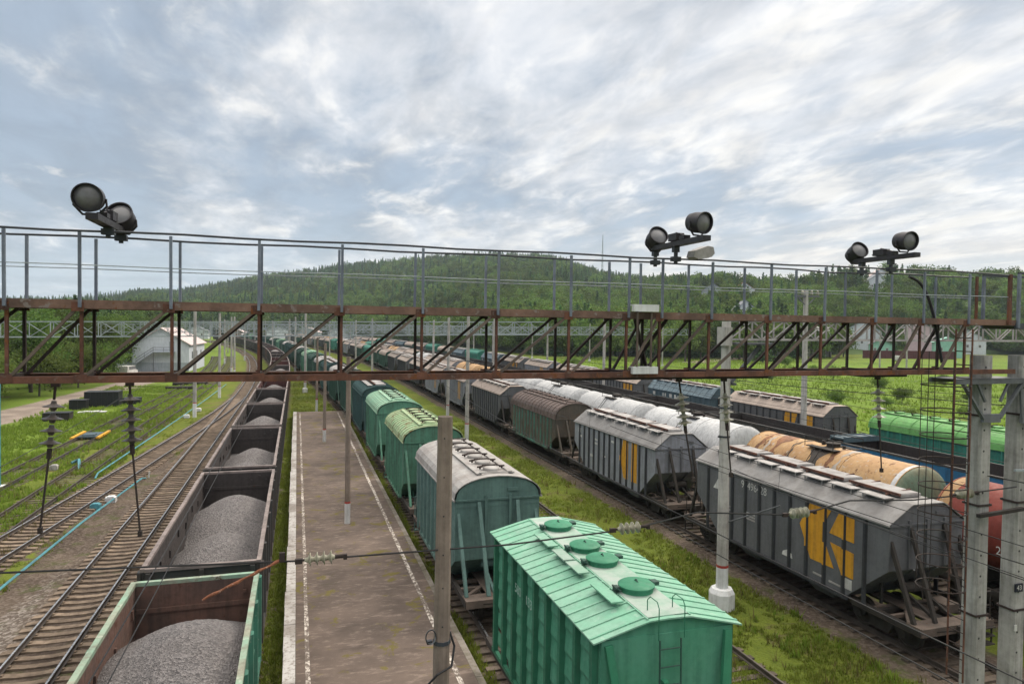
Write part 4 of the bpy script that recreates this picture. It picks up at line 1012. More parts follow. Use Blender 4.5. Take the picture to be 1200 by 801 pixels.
# ------------------------------------------------------------------ empty gondolas (track F)
GF = 'empty gondolas behind the tank wagons'
f1 = gondola('empty blue gondola with dark brown inside behind the orange tank',M['gon_blue'],M['gon_dark'],M['gon_inside_dark'],GF)
f2 = gondola('empty dark gondola behind the white tanks',M['gon_dark'],M['gon_dark'],M['gon_inside_dark'],GF)
place(f1,'F',27.9); r = dup(f2); r['label'] = 'empty dark gondola just beyond the blue one'; place(r,'F',41.8)
place(f2,'F',55.7)
r = dup(f2); r['label'] = 'empty dark gondola at the right picture edge behind the red tank'; place(r,'F',14.0)
for i in range(22):
    r = dup(f2, skip=('bogie','coupler') if i > 4 else ()); place(r,'F',69.6+13.92*i)
    if i < 4: r['label'] = f'{ORD[i+2]} empty dark gondola in the row behind the white tanks'
    else: r['label'] = 'distant empty dark gondola'; r['group'] = 'far empty gondolas'
# loose blue panel resting over the gap between the blue gondolas
mb = MB(); mb.box(-1.45,1.45,-.5,.5,0,.1); mb.box(-1.45,1.45,-.56,-.5,-.16,.16); mb.box(-1.45,1.45,.5,.56,-.16,.16)
for x in (-1,0,1): mb.box(x-.06,x+.06,-.5,.5,.1,.14)
o = mb.build('steel_panel', M['slate_blue']); o.location = (33.5,34.6,3.62); o.rotation_euler=(.0,0,.05); tag(o,'slate blue steel panel lying across the gondola ends behind the orange tank','panel')

# ------------------------------------------------------------------ outermost hoppers (track G)
GG = 'outermost hoppers beside the meadow'
g1 = hopper('bright green roofed hopper with sea green side by the meadow',13.0,14.2,3.72,arch(1.57,3.72,4.72),M['sea_green_side'],M['bright_green_roof'],nrib=13,endcut=1.2,zlow=2.0,roof_ribs=9,hatch='clamp',group=GG,gable='plain')
g2 = hopper('grey hopper with orange emblem and slab lids, left of the bright green one',12.2,13.8,3.82,kprof2,M['k_grey'],M['taupe_roof'],nrib=13,hatch='slab',group=GG,endmat=M['k_grey'],**kw)
mb = MB(); side_poly(mb,[(-1.9,3.7),(-3.3,3.7),(-2.9,2.6),(-3.4,1.6),(-2.1,1.6),(-1.6,2.7)],-1.572); side_poly(mb,[(-3.7,3.7),(-5.2,3.7),(-5.2,1.6),(-4.0,1.6),(-4.3,2.7)],-1.572); mb.build('emblem',M['emblem'],g2)
g3 = hopper('slate blue hopper with ribbed sloping roof beyond the white tanks',12.2,13.8,3.65,poly_roof(1.57,3.65,4.6,.85),M['slate_blue'],M['slate_roof'],nrib=13,roof_ribs=13,hatch='slab',group=GG,endmat=M['slate_blue'],**{**kw,'rib':M['slate_blue']})
mb = MB()
for yy in (4.9,2.6,1.2,.2): side_poly(mb,[(yy+.35,3.0),(yy-.35,3.0),(yy-.35,3.35),(yy+.35,3.35)],-1.572)
mb.build('stencil',M['signwhite'],g3)
g4 = hopper('taupe roofed hopper with yellow patch left of the slate blue one',12.2,13.8,3.82,kprof2,M['k_grey'],M['taupe_roof'],nrib=13,hatch='slab',group=GG,endmat=M['k_grey'],**kw)
mb = MB(); side_poly(mb,[(-2.6,3.6),(-5.2,3.6),(-5.2,1.6),(-2.6,1.6)],-1.572); mb.build('emblem',M['emblem'],g4)
for Y,r in ((31.4,g1),(48.4,g2),(63.2,g3),(78.2,g4)): place(r,'G',Y)
for i,(Y,src) in enumerate(((93.,g4),(108.,H5),(122.7,g2),(137.4,g3),(152.1,H7),(166.8,g3),(181.5,H6),(196.2,H7),(210.9,g4),(225.6,H6),(240.3,g3),(255.,H5),(269.7,H7),(284.4,H6),(299.1,g4),(313.8,H5))):
    r = dup(src, skip=('bogie','coupler','step_rail','clamp','hinge_bar')); place(r,'G',Y)
    r['group'] = 'far hoppers of the outermost track'
    if i < 3: r['label'] = ['grey hopper with yellow patch, fifth on the outermost track','pale sided hopper, sixth on the outermost track','dark hopper with orange emblem, seventh on the outermost track'][i]; r['group'] = GG
    else: r['label'] = 'distant hopper on the outermost track below the forest'

# ------------------------------------------------------------------ rusty signal gantry over the tracks
GY0, GY1 = 12.0, 12.8; ZB, ZT = 9.36, 10.50
posts = [-12.2,-10.8,-9.4,-8.0,-6.7,-5.42,-4.14,-3.16,-1.9,-.6,.72,2.1,3.47,4.89,6.09,6.81,7.93,9.33,10.69,12.06,13.41,14.75]
root = empty('gantry_bridge', (15.6,12.4,0)); OX, OY = 15.6, 12.4
tag(root,'long rusty lattice gantry with blue grey railings spanning the tracks in front','gantry')
def gp(x,y,z): return (x-OX,y-OY,z)
for y,nm in ((GY0,'front'),(GY1,'rear')):
    s = -1 if y == GY0 else 1
    # channels: web with two flanges
    for z0,z1 in ((ZT,ZT+.135),(ZB,ZB+.105)):
        mb = MB(); yy = y-OY
        mb.box(-13.2-OX,16.3-OX,yy-.012,yy+.012,z0,z1)
        for z in (z0,z1-.014): mb.box(-13.2-OX,16.3-OX,*sorted((yy-s*.013,yy-s*.085)),z,z+.014)
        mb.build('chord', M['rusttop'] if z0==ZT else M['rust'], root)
    ymem = y-s*.05
    for i,x in enumerate(posts):
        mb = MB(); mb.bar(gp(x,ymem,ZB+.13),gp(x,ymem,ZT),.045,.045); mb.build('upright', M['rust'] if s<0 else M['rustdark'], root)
        mb = MB(); mb.bar(gp(x,y+s*.045,ZT+.02),gp(x+R_.uniform(-.01,.01),y+s*.045,11.66),.042,.04)
        mb.build('railing_post', M['railpaint'], root)
        mb = MB(); mb.box(x-.09-OX,x+.09-OX,*sorted((y-OY+s*.013,y-OY+s*.02)),ZB+.01,ZB+.135); mb.box(x-.12-OX,x+.05-OX,*sorted((y-OY+s*.013,y-OY+s*.02)),ZT-.04,ZT+.1); mb.build('gusset_plate',M['rust'],root)
        if i and x < 13: 
            xa = posts[i-1]
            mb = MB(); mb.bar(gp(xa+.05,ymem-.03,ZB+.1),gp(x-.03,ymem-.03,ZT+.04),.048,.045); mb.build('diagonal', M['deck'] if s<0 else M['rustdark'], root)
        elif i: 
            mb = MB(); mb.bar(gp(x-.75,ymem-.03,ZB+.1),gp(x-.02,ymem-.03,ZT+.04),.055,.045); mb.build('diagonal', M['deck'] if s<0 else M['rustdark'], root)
    mb = MB(); xs = np.linspace(-13.2,15.95,34)
    mb.tube([gp(x,y+s*.045,11.685+.012*math.sin(x*1.9+s)+(.03*math.exp(-(x-13.5)**2) if s<0 else -.03*math.exp(-(x-11.8)**2))) for x in xs],.018,8)
    mb.build('handrail', M['handrail'], root)
    mb = MB(); mb.tube([gp(x,y+s*.045,11.16+.008*math.sin(x*1.3)) for x in xs],.008,5); mb.build('mid_wire', M['galv'], root)
mb = MB()
for k in range(40):
    x = -13+k*.74; mb.box(x-OX,x+.70-OX,-.30,.30,ZT+.09,ZT+.125)
mb.build('walkway_boards', M['rustdark'], root)
mb = MB()
for i,x in enumerate(posts):
    mb.bar(gp(x,GY0+.06,ZB+.1),gp(x,GY1-.06,ZB+.1),.05); mb.bar(gp(x,GY0+.06,ZT+.03),gp(x,GY1-.06,ZT+.03),.05)
for x in (6.5,9.9): mb.bar(gp(x+.5,GY0+.1,ZT),gp(x,GY1-.1,ZB+.1),.06); 
mb.bar(gp(6.3,GY0+.1,ZT),gp(6.9,GY1-.1,ZB+.1),.06)
mb.build('cross_tie', M['rustdark'], root)
mb = MB()
for (x0,x1) in ((5.0,7.3),(7.4,9.4),(11.9,13.1)): mb.box(x0-OX,x1-OX,-.33,.33,ZB-.05,ZB-.003)
mb.build('hanger_plate', M['rustdark'], root)
mb = MB()
mb.bar(gp(16.0,GY0-.045,ZT+.02),gp(16.0,GY0-.045,11.70),.08,.06); mb.build('end_post', M['rust'], root)
mb = MB(); mb.bar(gp(16.02,GY1,ZT),gp(16.02,GY1,11.7),.05); mb.build('end_post', M['rust'], root)
mb = MB(); pts = [gp(13.55+.9*f,12.5,11.6-.25*f-1.1*f**3) for f in np.linspace(0,1,14)]; mb.tube(pts+[gp(14.5,12.4,9.6)],.035,8); mb.build('cable_hose', M['black'], root)
# short second span towards the outer pole
r2 = empty('gantry_bridge',(17.6,12.4,0)); tag(r2,'short dark end section of gantry with railing above the rightmost concrete pole','gantry')
mb = MB(); mb.box(-1.35,3,-.42,-.38,10.42,10.56); mb.box(-1.35,3,.38,.42,10.42,10.56); mb.box(-1.3,3,-.37,.37,10.5,10.53); mb.build('deck_frame',M['handrail'],r2)
for x in (-1.3,.3,1.9):
    for y in (-.44,.44):
        mb=MB(); mb.bar((x,y,10.45),(x,y,11.72),.06); mb.build('railing_post',M['railpaint'],r2)
mb = MB()
for y in (-.44,.44): mb.bar((-1.33,y,11.74),(3,y,11.76),.05,.05)
mb.build('handrail',M['handrail'],r2)
# white paper-wrapped clamp on the gantry
root = empty('cable_clamp',(6.42,11.93,9.4)); tag(root,'white clamp plates with two thin posts fixed on the gantry front','clamp')
for z in (.10,1.30):
    mb = MB(); mb.box(-.27,.27,-.07,.02,z-.06,z+.05); mb.box(-.27,.27,-.07,.1,z+.052,z+.075); mb.build('plate',M['white'],root)
for x in (-.17,.13):
    mb = MB(); mb.tube([(x,-.03,.15),(x,-.03,1.25)],.022,6); mb.build('rod',M['deck'],root)

# ------------------------------------------------------------------ floodlights on cross beams
def floodlight(root, loc, d, rad=.195, dep=.34):
    d = Vector(d).normalized(); q = d.to_track_quat('Z','Y').to_matrix().to_4x4()
    Tm = Matrix.Translation(loc) @ q
    mb = MB(); mb.lathe([(.12,-dep),(rad*.86,-dep+.03),(rad*.97,-dep*.6),(rad*.985,-dep*.55),(rad*.985,0),(rad*1.05,.005),(rad*1.05,.04),(rad*.97,.04),(rad*.95,-.02)],32,Tm)
    h = mb.build('housing', M['lamp'], root, True)
    mb = MB(); mb.lathe([(rad*.95,-.022),(rad*.8,.0),(rad*.45,.03),(.01,.042)],32,Tm); mb.build('lens', M['glass'], h, True)
    mb = MB(); mb.lathe([(rad*.3,-.3),(rad*.25,-.2),(.02,-.19)],16,Tm)
    side = d.cross(Vector((0,0,1))).normalized(); L = Vector(loc)-d*dep*.45
    dn = Vector((0,0,-1))
    mb.tube([L+side*rad*1.02, L+side*rad*1.08+dn*rad*.55, L+side*rad*.5+dn*rad*1.22, L-side*rad*.5+dn*rad*1.22, L-side*rad*1.08+dn*rad*.55, L-side*rad*1.02],.018,6)
    mb.build('yoke', M['lamp'], root); return h
def floodpair(x, y0, y1, z, label, d0, d1, o0=(0,0,.4), o1=(0,0,.4), gear=True):
    root = empty('floodlight_pair',(x,(y0+y1)/2,z)); tag(root,label,'floodlight','floodlight pairs on the gantry railing')
    h = (y1-y0)/2
    mb = MB(); mb.box(-.08,.08,-h,h,-.05,-.037); mb.box(-.08,-.067,-h,h,-.036,.045); mb.box(.067,.08,-h,h,-.036,.045); mb.box(-.066,.066,-h,-h+.02,-.036,.045)
    mb.build('beam', M['lamp'], root)
    for yy,dd,oo in ((-h+.12,d0,o0),(h-.12,d1,o1)): floodlight(root,(oo[0],yy+oo[1],oo[2]),dd)
    if gear:
        mb = MB(); mb.box(-.09,.09,-.05,.25,.06,.2); mb.box(-.07,.07,-.3,-.12,.06,.13); mb.tube([(0,-.2,.13),(0,.1,.22),(.05,.4,.1)],.015,5); mb.build('gear_box', M['lamp'], root)
    mb = MB()
    for yy in (GY0-(y0+y1)/2-.03, GY1-(y0+y1)/2-.02): mb.box(-.06,.06,yy-.04,yy+.06,-.16,-.05); mb.box(-.03,.03,yy-.02,yy+.03,min(-.17,11.60-z),-.15); mb.box(-.09,.09,yy-.05,yy+.06,11.64-z,11.73-z)
    mb.build('bracket', M['handrail'], root)
floodpair(-2.78,11.08,12.75,11.80,'leftmost floodlight pair, lenses facing the viewer, on gantry railing',(.04,-1,-.12),(-.12,-.89,.42),(-.08,0,.27),(.02,-.05,.25),True)
floodpair(7.1,10.9,12.85,11.98,'middle floodlight pair above the white street lamp on the gantry',(.21,-.98,-.16),(-.05,-.87,.45),(.06,.1,.30),(.0,-.05,.25))
floodpair(12.46,11.3,13.0,11.95,'rightmost floodlight pair, one raised and one tilted, on the gantry',(-.05,-.99,-.12),(-.12,-.85,.42),(-.04,.05,.30),(0,0,.25))
root = empty('street_lamp',(7.5,11.75,11.74)); root.scale = (.72,.8,.9); tag(root,'pale boxy street lamp hung from the gantry railing under the middle floodlights','street lamp')
mb = MB(); mb.prism([(-.38,.0),(-.30,.13),(.18,.20),(.40,.16),(.44,.02),(.3,-.05),(-.2,-.06)],-.13,.13); o=mb.build('housing',M['hatchgrey'],root); o.rotation_euler=(0,-.12,.25)
mb = MB(); mb.prism([(-.30,-.005),(-.2,-.066),(.22,-.06),(.3,-.01)],-.11,.11); o=mb.build('lens',M['glass'],root); o.rotation_euler=(0,-.12,.25)
mb = MB(); mb.tube([(0,.05,.1),(0,.3,.16),(.02,.28,-.02)],.02,6); mb.build('mount',M['handrail'],root)

# ------------------------------------------------------------------ insulators, cross wire
def insulator(label, top, bot, n, lab_mat, zs, rod_to=None, group='insulator strings under the gantry', rad=.15):
    root = empty('insulator_string', top); tag(root,label,'insulator',group)
    T0 = Vector(top); d = (Vector(bot)-T0); L = d.length; q = d.normalized().to_track_quat('Z','Y').to_matrix().to_4x4()
    mb = MB(); mb.tube([(0,0,0), d*(zs[0]/L)],.02,6); mb.box(-.06,.06,-.03,.03,-.05,.03); mb.tube([d*(zs[1]/L), d*((zs[1]+.16)/L)],.036,8)
    if rod_to: mb.tube([d*((zs[1]+.1)/L), Vector(rod_to)-T0],.016,6); e = Vector(rod_to)-T0; mb.box(e.x-.03,e.x+.03,e.y-.03,e.y+.03,e.z-.07,e.z+.02)
    mb.build('hanger', M['rustdark'], root)
    for k in range(n):
        z = zs[0]+(zs[1]-zs[0])*(k+.5)/n
        mb = MB(); Tm = q @ Matrix.Translation((0,0,z))
        mb.lathe([(.032,-.08),(.042,-.035),(rad*.55,-.012),(rad,.012),(rad*.98,.02),(.055,.022),(.045,.05),(.032,.08)],20,Tm); mb.build('disc', lab_mat, root, True)
insulator('dark insulator string on gantry farthest left',(-3.58,12.3,9.33),(-3.70,12.2,7.5),4,M['porc_dark'],(.25,1.0),(-3.76,12.2,7.1))
insulator('dark insulator string on gantry above the gravel train',(-2.55,12.3,9.33),(-2.45,12.2,7.1),5,M['porc_dark'],(.18,.98),(-2.38,12.2,6.95))
insulator('pale dirty insulator string left of the octagonal pole',(7.48,12.4,9.28),(7.74,12.3,7.4),5,M['porcelain'],(.3,.95),(7.8,12.3,7.25))
insulator('pale dirty insulator string right of the octagonal pole',(8.55,12.4,9.28),(8.67,12.3,7.4),4,M['porcelain'],(.3,.92),(8.7,12.3,7.3))
insulator('pale insulator string hanging right, near the caged ladder',(12.6,12.4,9.28),(12.66,12.3,7.3),4,M['porcelain'],(.25,.98),(12.68,12.3,7.2))
def wire(label, pts, r=.011, cat='wire', name='overhead_wire', mat=None, group='overhead wires of the yard'):
    o0 = Vector(pts[0]); mb = MB(); mb.tube([Vector(p)-o0 for p in pts], r, 5); o = mb.build(name, mat or M['wire'], loc=o0); tag(o,label,cat,group); return o
def sag(p, q, s, n=10):
    p = Vector(p); q = Vector(q); return [p.lerp(q,i/n)-Vector((0,0,4*s*(i/n)*(1-i/n))) for i in range(n+1)]
cw = [(-13,12.1,6.9),(-4.2,12.1,6.50),(.05,12.1,6.30)],[(.75,12.1,6.30),(3.8,12.1,6.27),(5.95,12.1,6.36)],[(6.55,12.1,6.41),(7.77,12.1,6.6),(9.98,12.1,6.40)],[(10.56,12.1,6.42),(11.62,12.1,6.60),(13.4,12.1,6.5),(14.66,12.1,6.52)],[(15.2,12.1,6.56),(16.6,12.1,6.62)]
for pts,lab in zip(cw,('cross wire over the gravel train left of the platform insulator','cross wire over the platform between two insulators','cross wire behind the bright green cement hopper','cross wire in front of the orange emblem','short cross wire between the two concrete gantry poles')): wire(lab,pts,.017)
for x,z,lab in ((.4,6.30,'horizontal insulator string hanging over the platform'),(6.25,6.385,'horizontal insulator string right of the bright green cement hopper'),(10.27,6.41,'horizontal insulator string in front of the orange emblem'),(14.93,6.54,'horizontal insulator string beside the left concrete gantry pole')):
    insulator(lab,(x-.35,12.1,z),(x+.35,12.1,z+.02),4,M['porcelain'],(.12,.58),(x+.42,12.1,z+.03),'horizontal insulators on the cross wire',.115)
root = empty('registration_arm',(-.22,12.05,6.36)); tag(root,'flaking rusty rod hanging from the cross wire over the green gondola','rod')
mb = MB(); pts=[Vector((0,0,0)).lerp(Vector((-1.22,0,-.55)),i/14)+Vector((0,0,.007*math.sin(i*2.1))) for i in range(15)]; mb.tube(pts,[.024+.007*math.sin(i*1.7) for i in range(15)],8); mb.build('rod',W('flaking_rust',(.34,.13,.07),(.18,.07,.04),da=.3,streak=False,sc_=5,spots=.8,spotcol=(.5,.42,.36),rough=.9),root)
mb = MB(); mb.box(-.04,.05,-.03,.03,-.03,.12); mb.build('clamp',M['rustdark'],root)
def contact(k, dx, zc, zm, y0, y1, lab, dropp=True, labels=True):
    ys = np.arange(y0,y1,4.)
    f = lambda Y: TR[k](Y)+dx
    wire('contact wire '+lab,[(f(y),y,zc) for y in ys],.009)
    zf = lambda y: zm-.75*(1-((y-12)/25.-round((y-12)/50.)*2)**2)
    wire('carrier wire '+lab,[(f(y)+.05,y,zf(y)) for y in ys],.010)
    if dropp:
        for y in np.arange(16,70,6.5):
            mb = MB(); mb.tube([(0,0,0),(.05,0,zf(y)-zc)],.005,4); o = mb.build('dropper_wire',M['wire'],loc=(f(y),y,zc)); tag(o,'thin vertical dropper wire '+lab,'wire','dropper wires '+lab)
contact('A',.28,5.75,7.0,1.5,210,'above the gravel gondola train')
contact('L1',.1,5.8,7.1,2,210,'above the empty track left of the gravel train',False)
contact('B',.45,6.2,7.3,2.5,160,'above the green hopper train',False)
contact('C',0,5.8,7.1,3,150,'above the grass strip in front of the grey hoppers')
contact('D',.1,6.0,7.2,5,150,'above the grey hopper train')
contact('E',0,6.1,7.2,8,120,'above the tank wagons',False)
contact('F',0,6.1,7.2,12,120,'above the empty gondolas',False)
wire('slack feeder wire crossing from the octagonal pole to the right edge',sag((15.9,22.2,7.2),(15.7,2.5,7.6),.5),.012)
wire('cable from the octagonal pole down towards the right gantry poles',sag((15.9,22.3,5.0),(16.8,10.5,4.4),.15),.012)
wire('feeder wire along the left side of the gantry poles',sag((14.4,30,5.6),(15.0,3,5.6),.25),.012)
wire('upper feeder wire above the hopper roofs',sag((17.5,60,8.6),(16.9,3,8.9),.6,16),.012)
wire('loose thin wire above the yellow tanks',sag((24,70,8.2),(22.5,4,8.5),.5,16),.010)

# ------------------------------------------------------------------ poles
def pole(label, x, y, zt, r0=.21, r1=.15, n=12, mat=None, base=None, band=True, white=True, group='concrete poles of the yard', arms=(), z0=-.35, sq=False, bands=(), cap=0):
    root = empty('concrete_pole',(x,y,0)); tag(root,label,'pole',group); mat = mat or M['concrete']
    lean = (R_.uniform(-.05,.05),R_.uniform(-.05,.05))
    P_ = lambda z: (lean[0]*z/10,lean[1]*z/10,z); RR = lambda z: r0+(r1-r0)*(z-z0)/(zt-z0)
    mb = MB(); s0 = 1.32 if band else z0
    mb.tube([P_(s0),P_((s0+zt)/2),P_(zt)],[RR(s0),RR((s0+zt)/2),RR(zt)],n); mb.build('shaft',mat,root,n>10)
    if band:
        mb = MB(); mb.tube([P_(z0),P_(1.22)],[RR(z0),RR(1.22)],n); mb.build('painted_foot',M['white'],root,n>10)
        mb = MB(); mb.tube([P_(1.22),P_(1.32)],[RR(1.22)+.002,RR(1.32)+.002],n); mb.build('red_band',M['redband'],root,n>10)
    if base:
        mb = MB(); w_,h_ = base; mb.lathe([(w_*.98,z0-.2),(w_*.98,h_*.6),(w_*.80,h_),(r0*.9,h_+.02)],8); mb.build('base_block',M['white'],root)
    for z in bands:
        mb = MB(); mb.tube([P_(z),P_(z+.07)],RR(z)+.015,n); mb.box(-RR(z)-.1,-RR(z)-.005,-.04,.04,z,z+.06); mb.build('clamp_band',M['handrail'],root)
    for z,l in arms:
        mb = MB(); mb.bar((0,-RR(z)-.02,z),(l,-RR(z)-.02,z+.25),.06); mb.bar((0,-RR(z)-.02,z-1.1),(l*.75,-RR(z)-.02,z+.16),.045); mb.tube([(l*.7,-RR(z)-.02,z+.2),(l*.7,-RR(z)-.02,z-.35)],.05,8); mb.build('bracket_arm',M['galvdark'],root)
        mb = MB()
        for q in range(3): mb.lathe([(.03,-.03),(.10,0),(.03,.03)],12,Matrix.Translation((l*.7,-RR(z)-.02,z-.05-.09*q)))
        mb.build('insulator',M['porcelain'],root)
    return root
octo = pole('thick octagonal concrete pole with red band on a white block in the grass strip',15.62,22.5,10.62,.235,.17,8,base=(.50,.42),bands=(7.3,6.2),group='octagonal pole')
mb = MB(); mb.box(-.28,.02,-.3,.25,9.7,10.4); mb.build('head_block',M['concrete'],octo)
mb = MB(); mb.box(.18,1.9,-.35,.35,9.74,9.82); mb.bar((.2,0,8.3),(1.5,0,9.72),.12); mb.bar((.2,-.3,8.25),(.2,.3,8.25),.1); mb.build('support_bracket',M['galvdark'],octo)
mb = MB(); mb.tube([(.1,-.2,3.0),(1.3,-1.6,3.9)],.03,6); mb.build('stay_rod',M['galvdark'],octo)
pole('slim concrete pole with red band in the green strip by the dark hoppers',15.05,61.7,11.2,.2,.14,bands=(7,))
pole('slim concrete pole just behind the one beside the dark hoppers',16.4,76.5,11.2,.19,.14)
pole('grey pole between the grey hoppers and the white tanks',22.8,80,11.2,.2,.14,band=False)
pole('tall concrete pole rising behind the white tanks, right of the lattice truss end',36.4,78,11.5,.2,.15,band=False,arms=((9.8,-1.8),))
pb = pole('tall concrete pole with insulator crosshead behind the right tank wagons',36.5,42.7,13.3,.24,.17,8,band=False,bands=(7.2,9.9))
mb = MB(); mb.box(-1.1,1.1,-.08,.08,12.8,12.95); mb.bar((-.9,0,12.9),(0,0,12.1),.06); mb.bar((.9,0,12.9),(0,0,12.1),.06)
mb.build('crosshead',M['galvdark'],pb)
for x in (-1,-.4,.45,1.0):
    mb = MB(); mb.lathe([(.03,0),(.11,.08),(.05,.12),(.11,.2),(.05,.24),(.09,.3),(.02,.34)],12,Matrix.Translation((x,0,12.96))); mb.build('insulator',M['porcelain'],pb)
for dx in (.7,1.6):
    mb = MB()
    for q in range(5): mb.lathe([(.03,-.06),(.12,0),(.03,.06)],12,Matrix.Translation((dx+.12*q,0,11.2-.22*q)))
    mb.tube([(dx-.1,0,11.4),(dx+.7,0,9.9)],.02,5); mb.build('insulator',M['signwhite'],pb)
for x,y,zt,lab in ((-10.88,83.7,11.8,'concrete pole with red band, nearest on the left of the curve'),(-10.4,104.6,11.6,'second concrete pole along the left of the curve'),(-11.5,142.7,11.4,'third concrete pole along the left of the curve'),(-12.6,149,11.4,'pole doubled behind the third pole of the left curve'),(-17.5,187.9,11,'white pole near the white house corner'),(-13.9,205,11,'far pole at the left of the curve before the dark gondolas'),
    (1.24,110.5,11.9,'concrete pole on white block beyond the end of the platform'),(-.31,151.3,11.6,'pole beside the curve of the gravel train'),(-1.9,196,11.4,'far pole right of the gravel train curve'),(13.2,128,11.4,'pole in the green strip behind the gantry centre'),(12.8,160,11.2,'far pole in the green strip between the hopper trains'),
    (22.6,118,11.2,'pole between far grey hoppers and tanks'),(28.8,150,11.2,'pole behind the yellowish tanks'),(36.2,128,11.2,'pole between the far outer tracks'),(44.5,120,11.2,'pole at the meadow side of the outer track'),(43.,170,11.2,'pole before the forest behind the centre trusses')):
    pole(lab,x,y,zt,.21,.15,10,base=(.42,.35) if y in (110.5,) else None)
for x,y,zt,lab in ((74,214,11,'white pole before the forest, leftmost in the right meadow'),(84.2,208,11.5,'white pole before the forest, second in the right meadow'),(86.6,196,11.5,'thick white pole beside the second meadow pole'),(84.2,159,11.5,'concrete pole in the meadow behind the white clamp'),(96.6,169,11.5,'concrete pole in the meadow left of the octagonal pole'),(150,147,10.5,'meadow pole left of the burgundy fence'),(143,132,11,'meadow pole with insulators in front of the burgundy fence'),(219,182,10,'meadow pole near the green buildings')):
    pole(lab,x,y,zt,.22,.16,8,band=False,base=(.4,.3),arms=((8.6,1.9),) if x in (143,) else ())
for i in range(26):
    y = 225+ (i//4)*34; k = i%4; x = (-14,-2.5,14.5,28)[k]+curve(y,115,1200)+R_.uniform(-1,1)
    pole('distant pale pole among the trusses at the end of the yard',x,y,11,.2,.15,6,band=False,group='distant poles at the end of the yard')
LP = 'lamp masts on the platform'
a = pole('slim brown platform mast with red and white foot, nearest whole one',2.5,35.6,8.65,.15,.115,10,mat=M['concrete_b'],z0=.2,group=LP)
pole('second slim brown mast on the platform, near its far end',2.29,60.8,8.65,.15,.115,10,mat=M['concrete_b'],z0=.2,group=LP)
pole('third slim mast standing in the grass past the platform end',2.29,85.1,8.65,.15,.115,10,mat=M['concrete_b'],group=LP)
p = pole('thick foreground concrete mast with black cable on the platform',2.53,12.2,8.68,.165,.135,10,mat=M['concrete_b'],z0=.2,band=False,group='foreground mast',bands=(4.55,))
mb = MB(); mb.tube([(.16,-.05,4.75),(.24,-.1,4.5),(.16,-.24,4.2),(-.1,-.27,4.1),(-.26,-.2,3.9),(-.28,-.17,3.6),(-.16,-.2,3.2),(-.03,-.2,2.6),(-.03,-.19,.4)],.022,7)
mb.build('cable',M['black'],p)
mb = MB(); mb.tube([(-.2+.09*math.cos(a),-.12,4.72+.13*math.sin(a)) for a in np.linspace(0,11,40)],.012,5); mb.build('cable_coil',M['galvdark'],p)
mb = MB()
for z in (8.3,7.6,6.9,6.2,5.6,4.9): mb.tube([(0,-.17,z),(0,-.135,z)],.016,6)
mb.build('bolt_hole',M['black'],p)
GPL = 'square concrete gantry poles'
def sqpole(label, x, lab43=False):
    root = empty('concrete_pole',(x,12.4,0)); tag(root,label,'pole',GPL)
    mb = MB(); w0,w1=.235,.20
    def sec(z):
        w_ = w0+(w1-w0)*z/9.8; c_ = w_*.72; return [(-w_,-c_),(-c_,-w_),(c_,-w_),(w_,-c_),(w_,c_),(c_,w_),(-c_,w_),(-w_,c_)]
    vs_=[]; zs=[-.4,3,6,9.78]
    for z in zs: vs_ += [(a*.92,b*.92,z) for a,b in sec(z)]
    mb.add(vs_,[(i*8+k,i*8+(k+1)%8,(i+1)*8+(k+1)%8,(i+1)*8+k) for i in range(3) for k in range(8)]+[tuple(range(24,32))]); mb.build('shaft',M['concrete_d'],root)
    mb = MB()
    for k in range(16):
        z = 9.5-.5*k; w_ = (w0+(w1-w0)*z/9.8)*.92; mb.tube([(-.07,-w_-.002,z),(-.07,-w_+.03,z)],.028,8)
    mb.build('bolt_hole',M['black'],root)
    for z in (8.35,6.2,3.55):
        w_ = (w0+(w1-w0)*z/9.8)*.92+.012; mb = MB()
        for a_,b_ in (((-w_,-w_),(w_,-w_)),((w_,-w_),(w_,w_)),((w_,w_),(-w_,w_)),((-w_,w_),(-w_,-w_))): mb.bar((*a_,z),(*b_,z),.02,.05)
        mb.build('strap',M['rustdark'],root)
    return root
pL = sqpole('left square concrete gantry pole with bolt holes, beside the caged ladder',15.72); pR = sqpole('right square concrete gantry pole carrying a small dark number plate',16.97)
mb = MB(); mb.box(-1.2,1.0,-.36,-.28,9.12,9.22); mb.box(-1.2,1.0,.28,.36,9.12,9.22); mb.box(-1.2,1.0,-.35,.35,9.225,9.245)
for sx in (-1,1):
    mb.bar((sx*.95,-.32,9.15),(sx*.26,-.3,8.3),.09,.05); mb.bar((sx*.5,-.32,9.15),(sx*.24,-.32,8.7),.05,.05)
mb.box(-.27,.27,-.33,-.25,8.2,8.4); mb.build('support_bracket',M['galvdark'],pL)
mb = MB(); mb.box(-.36,1.2,-.36,-.28,9.05,9.15)
mb.bar((-.36,-.32,9.1),(-.25,-.3,8.3),.07,.05); mb.bar((.95,-.32,9.1),(.26,-.3,8.3),.09,.05); mb.box(-.27,.27,-.33,-.25,8.15,8.35); mb.build('support_bracket',M['galvdark'],pR)
mb = MB(); mb.bar((-.35,-.32,6.0),(1.1,-.32,6.08),.10,.08); mb.build('cross_bar',M['under'],pL)
mb = MB(); mb.bar((-.45,-.31,7.02),(.4,-.31,7.0),.07,.05); mb.build('tie_bracket',M['galv'],pR)
mb = MB(); mb.box(-.24,.01,-.26,-.23,4.02,4.22); pl = mb.build('number_plate',M['bluebox'],pR)
o = bpy.data.objects.new('number',text_mesh('number','43',.17,M['signwhite'])); COL.objects.link(o); o.parent = pl; o.location=(-.115,-.264,4.12); o.rotation_euler=(PI/2,0,0)
mb = MB(); mb.box(-.20,-.12,-.24,-.222,3.05,3.2); mb.build('paper_tag',M['signwhite'],pR)
